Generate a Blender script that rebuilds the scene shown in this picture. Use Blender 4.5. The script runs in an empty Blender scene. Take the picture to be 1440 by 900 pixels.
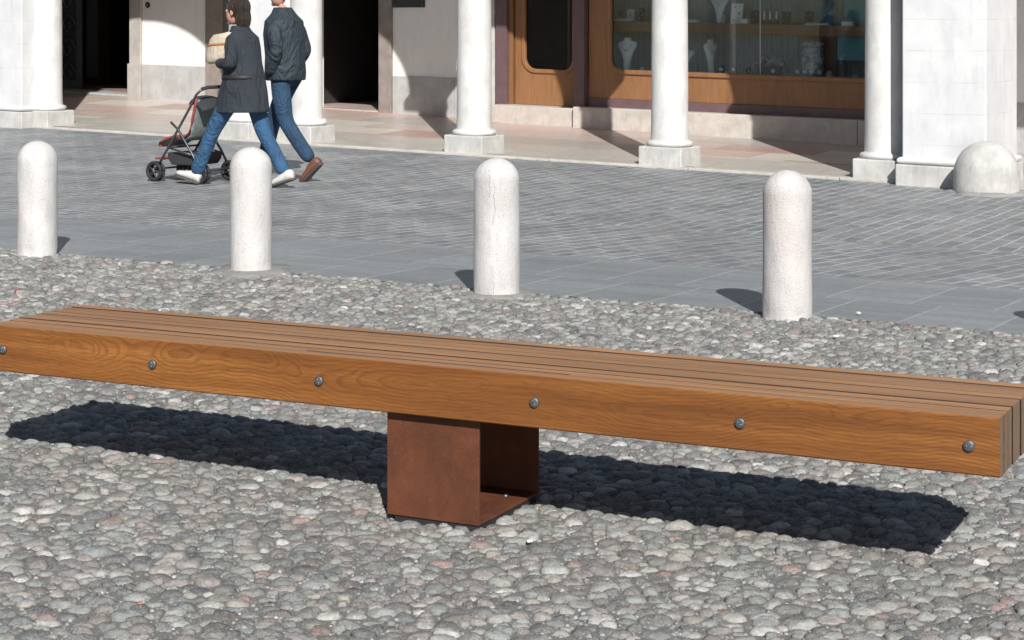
import bpy, bmesh, math, random
import numpy as np
from mathutils import Vector, Matrix

random.seed(7)
rng = np.random.default_rng(7)
R = math.radians
sc = bpy.context.scene
C = sc.collection

# ------------------------------------------------------------------ camera model / street frame
F, CX, HY, EYE = 2600.0, 720.0, 36.0, 1.35       # focal length in photo pixels, centre column, horizon row, eye height
OX, OY = -0.40, 19.60                             # axis of the middle column of the arcade
ES, EN = (math.cos(R(30)), -math.sin(R(30))), (math.sin(R(30)), math.cos(R(30)))
FALL = 0.02                                       # the street falls gently to the right


def W(s, n, h):
    """Street frame (s along the facade to the right, n into the building, h above the kerb) -> world."""
    return Vector((OX + ES[0]*s + EN[0]*n, OY + ES[1]*s + EN[1]*n, h - FALL*s))


def S(x, n):
    r = (x - CX)/F
    return (r*(OY + EN[1]*n) - OX - EN[0]*n)/(ES[0] - r*ES[1])


def H(x, y, n):
    s = S(x, n)
    return EYE - (y - HY)*(OY + ES[1]*s + EN[1]*n)/F + FALL*s


# ------------------------------------------------------------------ node helpers
def new_mat(name):
    m = bpy.data.materials.new(name)
    m.use_nodes = True
    nt = m.node_tree
    b = nt.nodes['Principled BSDF']
    return m, nt, b


class N:
    """small shader-graph builder"""
    def __init__(self, nt):
        self.nt = nt

    def node(self, t, **kw):
        n = self.nt.nodes.new(t)
        for k, v in kw.items():
            setattr(n, k, v)
        return n

    def put(self, sock, v):
        if v is None:
            return
        if isinstance(v, bpy.types.NodeSocket):
            self.nt.links.new(v, sock)
        else:
            if isinstance(v, (tuple, list)) and len(v) == 3 and sock.type == 'RGBA':
                v = (*v, 1.0)
            sock.default_value = v

    def pos(self):
        return self.node('ShaderNodeNewGeometry').outputs['Position']

    def objco(self):
        return self.node('ShaderNodeTexCoord').outputs['Object']

    def mapping(self, v, loc=(0, 0, 0), rot=(0, 0, 0), scale=(1, 1, 1)):
        n = self.node('ShaderNodeMapping')
        self.put(n.inputs['Vector'], v)
        n.inputs['Location'].default_value = loc
        n.inputs['Rotation'].default_value = rot
        n.inputs['Scale'].default_value = scale
        return n.outputs[0]

    def noise(self, v, scale, detail=4, rough=0.55, dist=0.0, color=False):
        n = self.node('ShaderNodeTexNoise')
        self.put(n.inputs['Vector'], v)
        n.inputs['Scale'].default_value = scale
        n.inputs['Detail'].default_value = detail
        n.inputs['Roughness'].default_value = rough
        n.inputs['Distortion'].default_value = dist
        return n.outputs['Color' if color else 'Fac']

    def voronoi(self, v, scale, feature='F1', out='Distance', rand=1.0):
        n = self.node('ShaderNodeTexVoronoi', feature=feature)
        self.put(n.inputs['Vector'], v)
        n.inputs['Scale'].default_value = scale
        n.inputs['Randomness'].default_value = rand
        return n.outputs[out]

    def math(self, op, a, b=None, clamp=False):
        n = self.node('ShaderNodeMath', operation=op, use_clamp=clamp)
        self.put(n.inputs[0], a)
        self.put(n.inputs[1], b)
        return n.outputs[0]

    def ramp(self, v, stops, interp='LINEAR'):
        n = self.node('ShaderNodeValToRGB')
        self.put(n.inputs[0], v)
        cr = n.color_ramp
        cr.interpolation = interp
        while len(cr.elements) < len(stops):
            cr.elements.new(0.5)
        for e, (p, c) in zip(cr.elements, stops):
            e.position = p
            e.color = (c, c, c, 1) if isinstance(c, (int, float)) else (*c, 1)
        return n.outputs[0]

    def mix(self, f, a, b, mode='MIX'):
        n = self.node('ShaderNodeMix', data_type='RGBA', blend_type=mode)
        self.put(n.inputs[0], f)
        self.put(n.inputs[6], a)
        self.put(n.inputs[7], b)
        return n.outputs[2]

    def sep(self, v):
        n = self.node('ShaderNodeSeparateXYZ')
        self.put(n.inputs[0], v)
        return n.outputs

    def comb(self, x, y, z):
        n = self.node('ShaderNodeCombineXYZ')
        for i, q in enumerate((x, y, z)):
            self.put(n.inputs[i], q)
        return n.outputs[0]

    def vmath(self, op, a, b=None):
        n = self.node('ShaderNodeVectorMath', operation=op)
        self.put(n.inputs[0], a)
        if b is not None:
            self.put(n.inputs[1], b)
        return n.outputs[0]

    def vmath_dot(self, a, b):
        n = self.node('ShaderNodeVectorMath', operation='DOT_PRODUCT')
        self.put(n.inputs[0], a)
        self.put(n.inputs[1], b)
        return n.outputs['Value']

    def bump(self, h, strength=0.5, dist=0.01, normal=None):
        n = self.node('ShaderNodeBump')
        self.put(n.inputs['Height'], h)
        n.inputs['Strength'].default_value = strength
        n.inputs['Distance'].default_value = dist
        self.put(n.inputs['Normal'], normal)
        return n.outputs[0]

    def attr(self, name):
        return self.node('ShaderNodeAttribute', attribute_name=name).outputs['Color']


def plain(name, col, rough=0.5, metal=0.0, var=0.12, scale=30.0, bump=0.0, spec=None, stretch=(1, 1, 1)):
    m, nt, b = new_mat(name)
    g = N(nt)
    v = g.mapping(g.objco(), scale=stretch)
    f = g.noise(v, scale, 5, 0.6)
    lo = tuple(c*(1 - var) for c in col)
    hi = tuple(min(1, c*(1 + var)) for c in col)
    g.put(b.inputs['Base Color'], g.ramp(f, [(0.3, lo), (0.7, hi)]))
    b.inputs['Roughness'].default_value = rough
    b.inputs['Metallic'].default_value = metal
    if spec is not None:
        b.inputs['Specular IOR Level'].default_value = spec
    if bump:
        g.put(b.inputs['Normal'], g.bump(f, bump, 0.01))
    return m


def stone(name, base, stain, pit=0.15, scale=1.0, bump=0.35, rough=0.8, joints=None, tint=None):
    m, nt, b = new_mat(name)
    g = N(nt)
    p = g.pos()
    n1 = g.noise(p, 3.0*scale, 6, 0.6)
    n2 = g.noise(g.mapping(p, scale=(1, 1, 0.25)), 9.0*scale, 6, 0.7)
    n3 = g.noise(p, 90.0*scale, 3, 0.6)
    c = g.mix(g.ramp(n1, [(0.35, 0.0), (0.75, 1.0)]), base, stain)
    c = g.mix(g.ramp(n2, [(0.5, 0.0), (0.8, 0.45)]), c, tuple(x*0.62 for x in stain))
    if tint:
        c = g.mix(g.ramp(g.noise(p, 1.7*scale, 3), [(0.48, 0.0), (0.68, 0.6)]), c, tint)
    c = g.mix(g.ramp(n3, [(0.6, 0.0), (0.75, pit)]), c, tuple(x*0.35 for x in base))
    if joints:
        c = g.mix(joints(g, p), c, tuple(x*0.55 for x in stain))
    g.put(b.inputs['Base Color'], c)
    b.inputs['Roughness'].default_value = rough
    hgt = g.math('ADD', g.math('MULTIPLY', n3, 0.35), g.math('MULTIPLY', n2, 0.65))
    g.put(b.inputs['Normal'], g.bump(hgt, bump, 0.012))
    return m


def street_uv(g, p, rot):
    """position -> coordinates turned so that x runs along a direction `rot` degrees clockwise of +Y"""
    return g.mapping(g.vmath('SUBTRACT', p, (OX, OY, 0.0)), rot=(0, 0, R(rot - 90)))


# ------------------------------------------------------------------ mesh helper
class MB:
    def __init__(self):
        self.v, self.f, self.sm = [], [], []

    def add(self, vs, fs, smooth=False):
        o = len(self.v)
        self.v += [tuple(x) for x in vs]
        self.f += [tuple(i + o for i in f) for f in fs]
        self.sm += [smooth]*len(fs)

    def box(self, a, b, fn=None):
        (x0, y0, z0), (x1, y1, z1) = a, b
        vs = [(x, y, z) for z in (z0, z1) for y in (y0, y1) for x in (x0, x1)]
        if fn:
            vs = [fn(*q) for q in vs]
        self.add(vs, [(0, 2, 3, 1), (4, 5, 7, 6), (0, 1, 5, 4), (1, 3, 7, 5), (3, 2, 6, 7), (2, 0, 4, 6)])

    def lathe(self, prof, c=(0, 0, 0), seg=32, sx=1.0, sy=1.0, jit=None):
        vs, fs = [], []
        for k, (r, z) in enumerate(prof):
            for i in range(seg):
                a = 2*math.pi*i/seg
                q = 1.0 if jit is None else 1 + jit(a, z)
                vs.append((c[0] + r*q*sx*math.cos(a), c[1] + r*q*sy*math.sin(a), c[2] + z))
        for k in range(len(prof) - 1):
            for i in range(seg):
                j = (i + 1) % seg
                fs.append((k*seg + i, k*seg + j, (k + 1)*seg + j, (k + 1)*seg + i))
        fs.append(tuple(reversed(range(seg))))
        t = (len(prof) - 1)*seg
        fs.append(tuple(range(t, t + seg)))
        self.add(vs, fs, True)

    def loft(self, rings, smooth=True):
        """rings: equal-length point lists"""
        n = len(rings[0])
        vs = [q for r in rings for q in r]
        fs = []
        for k in range(len(rings) - 1):
            for i in range(n):
                j = (i + 1) % n
                fs.append((k*n + i, k*n + j, (k + 1)*n + j, (k + 1)*n + i))
        fs.append(tuple(reversed(range(n))))
        fs.append(tuple(range((len(rings) - 1)*n, len(rings)*n)))
        self.add(vs, fs, smooth)

    def tube(self, path, r, seg=10):
        pts = [Vector(p) for p in path]
        rings = []
        for i, p in enumerate(pts):
            t = (pts[min(i + 1, len(pts) - 1)] - pts[max(i - 1, 0)]).normalized()
            up = Vector((0, 0, 1)) if abs(t.z) < 0.9 else Vector((1, 0, 0))
            a = t.cross(up).normalized()
            b = a.cross(t).normalized()
            rr = r[i] if isinstance(r, (list, tuple)) else r
            rings.append([p + a*rr*math.cos(2*math.pi*k/seg) + b*rr*math.sin(2*math.pi*k/seg) for k in range(seg)])
        self.loft(rings)

    def prism(self, poly, holes, d0, d1, fn):
        """polygon (u,w) with holes, extruded along depth d0..d1; fn(u, d, w) -> point"""
        bm = bmesh.new()
        edges = []
        for loop in [poly] + list(holes):
            vv = [bm.verts.new((u, w, 0)) for u, w in loop]
            edges += [bm.edges.new((vv[i], vv[(i + 1) % len(vv)])) for i in range(len(vv))]
        bmesh.ops.triangle_fill(bm, use_beauty=True, use_dissolve=False, edges=edges)
        bm.verts.index_update()
        pts = [(v.co.x, v.co.y) for v in bm.verts]
        tris = [[v.index for v in f.verts] for f in bm.faces]
        n = len(pts)
        vs = [fn(u, d0, w) for u, w in pts] + [fn(u, d1, w) for u, w in pts]
        fs = [tuple(t) for t in tris] + [tuple(i + n for i in reversed(t)) for t in tris]
        for e in bm.edges:
            if len(e.link_faces) == 1:
                a, b = e.verts[0].index, e.verts[1].index
                fs.append((a, b, b + n, a + n))
        bm.free()
        self.add(vs, fs)

    def mesh(self, name):
        me = bpy.data.meshes.new(name)
        me.from_pydata(self.v, [], self.f)
        me.polygons.foreach_set('use_smooth', self.sm)
        bm = bmesh.new()
        bm.from_mesh(me)
        bmesh.ops.recalc_face_normals(bm, faces=bm.faces)
        bm.to_mesh(me)
        bm.free()
        return me


def link(name, me, mat, parent=None, loc=(0, 0, 0), rotz=0.0):
    o = bpy.data.objects.new(name, me)
    if mat:
        me.materials.clear()
        me.materials.append(mat)
    C.objects.link(o)
    o.location = loc
    o.rotation_euler = (0, 0, rotz)
    if parent:
        o.parent = parent
    return o


def obj(name, mb, mat, parent=None, bevel=0.0, seg=2, loc=(0, 0, 0), rotz=0.0):
    o = link(name, mb.mesh(name), mat, parent, loc, rotz)
    if bevel:
        md = o.modifiers.new('edge', 'BEVEL')
        md.width = bevel
        md.segments = seg
        md.limit_method = 'ANGLE'
        md.angle_limit = R(35)
    return o


def tag(o, label=None, cat=None, group=None, kind=None):
    for k, v in (('label', label), ('category', cat), ('group', group), ('kind', kind)):
        if v:
            o[k] = v
    return o


def thing(name, label, cat, loc=(0, 0, 0), rotz=0.0, group=None):
    o = bpy.data.objects.new(name, None)
    o.empty_display_size = 0.1
    C.objects.link(o)
    o.location = loc
    o.rotation_euler = (0, 0, rotz)
    return tag(o, label, cat, group)


# ------------------------------------------------------------------ world, sun, camera
SUN_AZ, SUN_EL = 8.4, 35.0                       # sun behind the camera, a little to the right
w = bpy.data.worlds.new('World')
sc.world = w
w.use_nodes = True
nt = w.node_tree
sky = nt.nodes.new('ShaderNodeTexSky')
sky.sky_type = 'NISHITA'
sky.sun_disc = False
sky.sun_elevation = R(SUN_EL)
sky.sun_rotation = R(180 - SUN_AZ)
sky.air_density = 1.0
sky.dust_density = 0.6
nt.links.new(sky.outputs[0], nt.nodes['Background'].inputs[0])
nt.nodes['Background'].inputs[1].default_value = 0.05
ld = bpy.data.lights.new('sun', 'SUN')
ld.energy = 5.0
ld.angle = R(0.5)
ld.color = (1.0, 0.972, 0.935)
sun = bpy.data.objects.new('sun', ld)
C.objects.link(sun)
to_sun = Vector((math.sin(R(SUN_AZ))*math.cos(R(SUN_EL)), -math.cos(R(SUN_AZ))*math.cos(R(SUN_EL)), math.sin(R(SUN_EL))))
sun.rotation_euler = to_sun.to_track_quat('Z', 'Y').to_euler()
sun.location = to_sun*30
cd = bpy.data.cameras.new('camera')
cam = bpy.data.objects.new('camera', cd)
C.objects.link(cam)
cam.location = (0, 0, EYE)
cam.rotation_euler = (R(90), 0, 0)
cd.sensor_width = 36
cd.lens = 36*F/1440
cd.shift_y = -(450 - HY)/1440
cd.clip_start, cd.clip_end = 0.1, 1000
sc.camera = cam
vs_ = sc.view_settings
vs_.view_transform = 'Standard'
vs_.look = 'None'
vs_.exposure = 0.15
vs_.gamma = 1
vs_.use_curve_mapping = False
sc.cycles.use_denoising = True
try:
    sc.cycles.denoiser = 'OPENIMAGEDENOISE'
    sc.cycles.denoising_input_passes = 'RGB_ALBEDO_NORMAL'
except Exception:
    pass
sc.cycles.max_bounces = 8
sc.cycles.transparent_max_bounces = 12

# ------------------------------------------------------------------ ground materials
def mat_cobble():
    m, nt, b = new_mat('river_pebble')
    g = N(nt)
    p = g.pos()
    a = g.attr('Col')
    n1 = g.noise(p, 60, 5, 0.65)
    n2 = g.noise(p, 260, 3, 0.6)
    c = g.mix(1.0, a, g.ramp(n1, [(0.25, 0.55), (0.75, 1.38)]), 'MULTIPLY')
    c = g.mix(g.ramp(n2, [(0.52, 0.0), (0.72, 0.6)]), c, (0.50, 0.48, 0.44))
    c = g.mix(g.ramp(g.noise(p, 24, 4, 0.7), [(0.52, 0.0), (0.72, 0.55)]), c, (0.33, 0.31, 0.28))
    g.put(b.inputs['Base Color'], c)
    b.inputs['Roughness'].default_value = 0.72
    g.put(b.inputs['Normal'], g.bump(g.math('ADD', n1, g.math('MULTIPLY', n2, 0.6)), 0.75, 0.008))
    return m


def mat_sand():
    m, nt, b = new_mat('joint_sand')
    g = N(nt)
    p = g.pos()
    n1 = g.noise(p, 40, 5, 0.7)
    n2 = g.noise(p, 210, 4, 0.8)
    c = g.ramp(n2, [(0.34, (0.085, 0.084, 0.079)), (0.66, (0.40, 0.39, 0.365))])
    c = g.mix(g.ramp(n1, [(0.56, 0), (0.68, 0.5)]), c, (0.13, 0.135, 0.075))
    g.put(b.inputs['Base Color'], c)
    b.inputs['Roughness'].default_value = 0.95
    g.put(b.inputs['Normal'], g.bump(n2, 0.8, 0.008))
    return m


def mat_far_pebbles():
    m, nt, b = new_mat('pebble_ground')
    g = N(nt)
    p = g.pos()
    col = g.voronoi(p, 14, 'F1', 'Color')
    d = g.voronoi(p, 14, 'DISTANCE_TO_EDGE')
    lum = g.sep(col)[0]
    c = g.ramp(lum, [(0, (0.16, 0.16, 0.155)), (0.5, (0.28, 0.26, 0.24)), (1, (0.42, 0.42, 0.40))])
    c = g.mix(g.ramp(d, [(0.03, 1), (0.1, 0)]), c, (0.26, 0.25, 0.22))
    g.put(b.inputs['Base Color'], c)
    b.inputs['Roughness'].default_value = 0.9
    g.put(b.inputs['Normal'], g.bump(g.ramp(d, [(0, 0), (0.25, 1)]), 0.8, 0.02))
    return m


def bricks(g, uv, w_, h_, mortar, off=0.5):
    n = g.node('ShaderNodeTexBrick', offset=off, offset_frequency=2, squash=1.0)
    g.put(n.inputs['Vector'], uv)
    n.inputs['Color1'].default_value = (0, 0, 0, 1)
    n.inputs['Color2'].default_value = (1, 1, 1, 1)
    n.inputs['Mortar'].default_value = (0.5, 0.5, 0.5, 1)
    n.inputs['Scale'].default_value = 1.0
    n.inputs['Mortar Size'].default_value = mortar
    n.inputs['Mortar Smooth'].default_value = 0.3
    n.inputs['Bias'].default_value = 0.0
    n.inputs['Brick Width'].default_value = w_
    n.inputs['Row Height'].default_value = h_
    return n.outputs['Color'], n.outputs['Fac']


def mat_setts(name, rot, w_, h_):
    m, nt, b = new_mat(name)
    g = N(nt)
    p = g.pos()
    uv = street_uv(g, p, rot)
    wob = g.vmath('MULTIPLY', g.vmath('SUBTRACT', g.noise(p, 3.2, 4, 0.75, color=True), (0.5, 0.5, 0.5)), (0.10, 0.055, 0))
    uv = g.vmath('ADD', uv, wob)
    col, fac = bricks(g, uv, w_, h_, 0.012)
    n1 = g.noise(p, 16, 5, 0.65)
    n2 = g.noise(p, 1.3, 4, 0.6)
    lum = g.sep(col)[0]
    c = g.ramp(lum, [(0.0, (0.160, 0.174, 0.186)), (0.35, (0.195, 0.206, 0.213)), (0.7, (0.218, 0.217, 0.217)), (1.0, (0.25, 0.262, 0.27))])
    c = g.mix(1.0, c, g.ramp(n1, [(0.3, 0.75), (0.7, 1.25)]), 'MULTIPLY')
    c = g.mix(g.ramp(n1, [(0.6, 0.0), (0.75, 0.5)]), c, (0.30, 0.30, 0.29))
    c = g.mix(g.math('MULTIPLY', fac, g.ramp(n2, [(0.3, 0.35), (0.6, 1.0)])), c, (0.41, 0.42, 0.425))
    c = g.mix(1.0, c, g.ramp(n2, [(0.3, 0.85), (0.7, 1.12)]), 'MULTIPLY')
    g.put(b.inputs['Base Color'], c)
    b.inputs['Roughness'].default_value = 0.62
    hgt = g.math('ADD', g.math('MULTIPLY', g.math('SUBTRACT', 1.0, fac), 0.8), g.math('MULTIPLY', n1, 0.5))
    g.put(b.inputs['Normal'], g.bump(hgt, 0.7, 0.012))
    return m


def mat_slabs():
    m, nt, b = new_mat('grey_slab')
    g = N(nt)
    p = g.pos()
    uv = street_uv(g, p, 120)       # x along the street
    uv = g.mapping(uv, loc=(0.1, 0.06, 0))
    wob = g.vmath('MULTIPLY', g.vmath('SUBTRACT', g.noise(p, 1.5, 3, 0.6, color=True), (0.5, 0.5, 0.5)), (0.04, 0.03, 0))
    col, fac = bricks(g, g.vmath('ADD', uv, wob), 0.42, 0.79, 0.010, 0.37)
    n1 = g.noise(p, 26, 6, 0.7)
    n2 = g.noise(g.mapping(uv, scale=(0.35, 2.2, 1)), 2.2, 5, 0.65)
    lum = g.sep(col)[0]
    c = g.ramp(lum, [(0.0, (0.195, 0.215, 0.222)), (1.0, (0.235, 0.252, 0.258))])
    c = g.mix(1.0, c, g.ramp(n2, [(0.3, 0.82), (0.7, 1.16)]), 'MULTIPLY')
    c = g.mix(1.0, c, g.ramp(n1, [(0.3, 0.86), (0.7, 1.14)]), 'MULTIPLY')
    c = g.mix(g.math('MULTIPLY', fac, g.ramp(n1, [(0.35, 0.25), (0.65, 0.9)])), c, (0.36, 0.37, 0.368))
    g.put(b.inputs['Base Color'], c)
    b.inputs['Roughness'].default_value = 0.6
    g.put(b.inputs['Normal'], g.bump(g.math('SUBTRACT', n1, g.math('MULTIPLY', fac, 0.5)), 0.35, 0.008))
    return m


def mat_marble_floor():
    m, nt, b = new_mat('portico_marble')
    g = N(nt)
    p = g.pos()
    uv = street_uv(g, p, 120)
    uv = g.mapping(uv, loc=(0.3, 0.25, 0))
    col, fac = bricks(g, uv, 1.15, 0.62, 0.006, 0.4)
    lum = g.sep(col)[0]
    n1 = g.noise(p, 2.5, 6, 0.65, 0.6)
    n2 = g.noise(p, 22, 5, 0.7)
    c = g.ramp(lum, [(0.0, (0.52, 0.43, 0.38)), (0.25, (0.62, 0.57, 0.51)), (0.45, (0.47, 0.31, 0.265)), (0.62, (0.43, 0.39, 0.36)), (0.8, (0.56, 0.42, 0.365))], 'CONSTANT')
    nn_ = g.math('DIVIDE', g.vmath_dot(g.vmath('SUBTRACT', p, (OX, OY, 0.0)), (EN[0], EN[1], 0.0)), 1.0)
    c = g.mix(g.math('LESS_THAN', nn_, 0.85), c, (0.50, 0.47, 0.42))
    c = g.mix(g.ramp(n1, [(0.45, 0.0), (0.75, 0.5)]), c, (0.52, 0.47, 0.42))
    c = g.mix(1.0, c, g.ramp(n2, [(0.3, 0.82), (0.7, 1.12)]), 'MULTIPLY')
    c = g.mix(g.math('MULTIPLY', fac, 0.6), c, (0.22, 0.20, 0.18))
    g.put(b.inputs['Base Color'], c)
    g.put(b.inputs['Roughness'], g.ramp(n1, [(0.3, 0.28), (0.7, 0.46)]))
    g.put(b.inputs['Normal'], g.bump(n2, 0.12, 0.006))
    return m


# ------------------------------------------------------------------ ground
def street_z(s, n):
    t = max(0.0, min(1.0, (n + 8.6)/8.35))
    return t*(-0.010 - FALL*s)


def sheet(name, s0, s1, n0, n1, zf, mat, ns=24, nn=12):
    mb = MB()
    vs, fs = [], []
    for j in range(nn + 1):
        n = n0 + (n1 - n0)*j/nn
        for i in range(ns + 1):
            s = s0 + (s1 - s0)*i/ns
            q = W(s, n, 0)
            vs.append((q.x, q.y, zf(s, n)))
    for j in range(nn):
        for i in range(ns):
            a = j*(ns + 1) + i
            fs.append((a, a + 1, a + ns + 2, a + ns + 1))
    mb.add(vs, fs, True)
    return tag(obj(name, mb, mat), kind='structure')


NB = -8.65                                        # edge between pebbles and the slab path
sheet('ground', -150, 150, -150, 150, lambda s, n: -0.03 if n < -8.0 else -3.5, mat_far_pebbles(), 120, 300)
sheet('path', -40, 40, NB, -7.07, street_z, mat_slabs(), 40, 3)
sheet('street', -40, 40, -7.07, -5.26, street_z, mat_setts('sett_lower', 39, 0.27, 0.125), 40, 3)
sheet('street', -40, 40, -5.26, -0.27, street_z, mat_setts('sett_upper', 26.5, 0.29, 0.125), 40, 8)


def floor_h(s, n):
    t = max(0.0, min(1.0, (n + 0.25)/3.6))
    return 0.012*(1 - t) + (0.115 - 0.009*s)*t


M_floor = mat_marble_floor()
M_kerb = stone('kerb_stone', (0.55, 0.52, 0.47), (0.40, 0.38, 0.35), 0.2, 2.0, 0.4)
sheet('portico_floor', -16, 9, -0.13, 3.9, lambda s, n: floor_h(s, n) - FALL*s, M_floor, 30, 8)
mb = MB()
k = -16.0
while k < 9:
    L = 1.55
    mb.box((k + 0.004, -0.275, -0.25), (k + L - 0.004, -0.128, 0.015 + random.uniform(-0.003, 0.003)), W)
    k += L
tag(obj('kerb', mb, M_kerb, bevel=0.008), kind='structure')

# sand bed under the pebbles
mb = MB()
xs = np.linspace(-9, 7, 33)
vs, fs = [], []
polyb = []
for i in range(41):
    s = -14 + 32*i/40
    q = W(s, NB, 0)
    polyb.append(q)
for i, q in enumerate(polyb):
    for j in range(7):
        p = W(-14 + 32*i/40, NB - 15*j/6, 0)
        vs.append((p.x, p.y, -0.0038))
for i in range(40):
    for j in range(6):
        a = i*7 + j
        fs.append((a, a + 1, a + 8, a + 7))
mb.add(vs, fs, True)
tag(obj('joint_sand', mb, mat_sand()), kind='structure')


# ------------------------------------------------------------------ pebble paving, one pebble at a time
def pebble_paving():
    keep = []
    cell = 0.075
    AN = 1.16                                     # the pebbles lie a little longer across the square than deep
    grid = {}

    def ok(x, y, r):
        gx, gy = int(x//cell), int(y//cell)
        for i in range(gx - 1, gx + 2):
            for j in range(gy - 1, gy + 2):
                for (px, py, pr) in grid.get((i, j), ()):
                    d = (px - x)**2 + (py - y)**2
                    if d < (0.86*(pr + r))**2:
                        return False
        return True

    sizes = [0.042]*260 + [0.032]*3600 + [0.026]*16000 + [0.0215]*60000 + [0.017]*90000 + [0.0125]*80000
    Y0, Y1 = 3.2, 13.0
    for r in sizes:
        u = random.random()
        y = Y0 + (Y1 - Y0)*u
        hw = 0.285*y + 0.9
        if random.random() > hw/4.6:
            continue
        x = random.uniform(-hw, hw)
        dx, dy = x - OX, y - OY
        n = dx*EN[0] + dy*EN[1]
        if n > NB - 0.6*r + 0.02:
            continue
        r *= random.uniform(0.88, 1.12)
        x, y = x/AN, y*AN
        if ok(x, y, r):
            grid.setdefault((int(x//cell), int(y//cell)), []).append((x, y, r))
            keep.append((x, y, r))
    P = np.array(keep)
    n = len(P)
    # neighbours
    K = 16
    idx = {}
    for i, (x, y, r) in enumerate(keep):
        idx.setdefault((int(x//cell), int(y//cell)), []).append(i)
    nb = np.full((n, K), -1)
    for i, (x, y, r) in enumerate(keep):
        gx, gy = int(x//cell), int(y//cell)
        cand = []
        for a in range(gx - 2, gx + 3):
            for b in range(gy - 2, gy + 3):
                cand += idx.get((a, b), ())
        cand = [c for c in cand if c != i]
        cand.sort(key=lambda c: (P[c, 0] - x)**2 + (P[c, 1] - y)**2)
        for kk, c in enumerate(cand[:K]):
            nb[i, kk] = c
    V, Fc, Colr = [], [], []
    off = 0
    pal = np.array([(0.265, 0.268, 0.258), (0.22, 0.232, 0.228), (0.285, 0.272, 0.255), (0.225, 0.212, 0.212), (0.195, 0.215, 0.218),
                    (0.345, 0.345, 0.330), (0.26, 0.268, 0.250), (0.155, 0.155, 0.158), (0.255, 0.237, 0.225), (0.235, 0.252, 0.243),
                    (0.30, 0.31, 0.305), (0.19, 0.18, 0.178)])
    for lod, sel in ((0, P[:, 1] < 6.2*AN), (1, P[:, 1] >= 6.2*AN)):
        I = np.where(sel)[0]
        m = len(I)
        if not m:
            continue
        seg = 16 if lod == 0 else 10
        fr = np.array([0.28, 0.55, 0.76, 0.90, 1.0, 1.03]) if lod == 0 else np.array([0.4, 0.75, 1.0, 1.03])
        th = np.arange(seg)*2*np.pi/seg
        D = P[nb[I]][:, :, :2] - P[I][:, None, :2]
        ok_ = nb[I] >= 0
        d = np.linalg.norm(D, axis=2)
        d[~ok_] = 9
        phi = np.arctan2(D[:, :, 1], D[:, :, 0])
        ri, rj = P[I, 2][:, None], P[nb[I], 2]
        half = d*(ri/(ri + rj)) - 0.0014
        half = np.minimum(np.maximum(half, 0.006), ri*1.45)
        co = np.maximum(np.cos(th[None, None, :] - phi[:, :, None]), 0)
        pw = rng.uniform(4.5, 11, (m, 1))
        rad = (np.sum((co/half[:, :, None])**pw[:, :, None], axis=1) + (1/(ri*1.4))**pw)**(-1/pw)
        ph1, ph2 = rng.uniform(0, 6.28, (m, 1)), rng.uniform(0, 6.28, (m, 1))
        rad *= 1 + 0.035*rng.standard_normal((m, seg)) + 0.07*np.sin(2*th[None] + ph1) + 0.045*np.sin(3*th[None] + ph2)
        # slight random elongation
        hgt = P[I, 2]*rng.uniform(0.28, 0.60, m)
        top = rng.normal(0.0058, 0.0030, m) + 0.16*(P[I, 2] - 0.024)
        tx, ty = rng.normal(0, 0.075, m), rng.normal(0, 0.075, m)
        cx_, cy_ = rng.normal(0, 0.12, m)*P[I, 2], rng.normal(0, 0.12, m)*P[I, 2]
        px = P[I, 0][:, None, None] + fr[None, :, None]*rad[:, None, :]*np.cos(th)[None, None, :] + cx_[:, None, None]*(1 - fr)[None, :, None]
        py = P[I, 1][:, None, None] + fr[None, :, None]*rad[:, None, :]*np.sin(th)[None, None, :] + cy_[:, None, None]*(1 - fr)[None, :, None]
        ex = rng.uniform(2.2, 5.0, (m, 1))
        prof = np.where(fr[None] < 1.02, fr[None]**ex, 1.9)
        pz = top[:, None, None] - hgt[:, None, None]*prof[:, :, None]
        pz = pz + (px - P[I, 0][:, None, None])*tx[:, None, None] + (py - P[I, 1][:, None, None])*ty[:, None, None]
        pz = pz + rng.normal(0, 0.0009, pz.shape)
        pz[:, -1, :] = -0.022
        px, py = px*AN, py/AN
        rings = np.stack([px, py, pz], axis=3).reshape(m, -1, 3)
        cen = np.stack([(P[I, 0] + cx_)*AN, (P[I, 1] + cy_)/AN, top], axis=1)[:, None, :]
        vv = np.concatenate([cen, rings], axis=1)
        nv = vv.shape[1]
        f = []
        for i in range(seg):
            j = (i + 1) % seg
            f.append((0, 1 + i, 1 + j, 1 + j))
            for q in range(len(fr) - 1):
                f.append((1 + q*seg + i, 1 + (q + 1)*seg + i, 1 + (q + 1)*seg + j, 1 + q*seg + j))
        f = np.array(f)
        V.append(vv.reshape(-1, 3))
        Fc.append((f[None] + (off + np.arange(m)*nv)[:, None, None]).reshape(-1, 4))
        off += m*nv
        base = pal[rng.integers(0, len(pal), m)]*(rng.uniform(0.58, 1.38, m)[:, None]*np.array([1.02, 1.0, 0.97]))
        white = rng.random(m) < 0.026
        base[white] = np.array([0.50, 0.485, 0.46])*rng.uniform(0.8, 1.15, white.sum())[:, None]
        red = rng.random(m) < 0.02
        base[red] = np.array([0.27, 0.20, 0.18])*rng.uniform(0.8, 1.2, red.sum())[:, None]
        Colr.append(np.repeat(base, nv, axis=0))
    # grit and small chips lying in the joints
    m = 30000
    gy = 3.3 + 5.2*rng.random(m)**1.25
    gx = rng.uniform(-1, 1, m)*(0.285*gy + 0.5)
    gr = rng.uniform(0.0022, 0.0068, m)*rng.uniform(0.7, 1.25, m)
    gn = (gx - OX)*EN[0] + (gy - OY)*EN[1]
    gk = gn < NB - 0.01
    gx, gy, gr = gx[gk], gy[gk], gr[gk]
    m = len(gx)
    seg = 6
    a6 = np.arange(seg)*2*np.pi/seg
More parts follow.
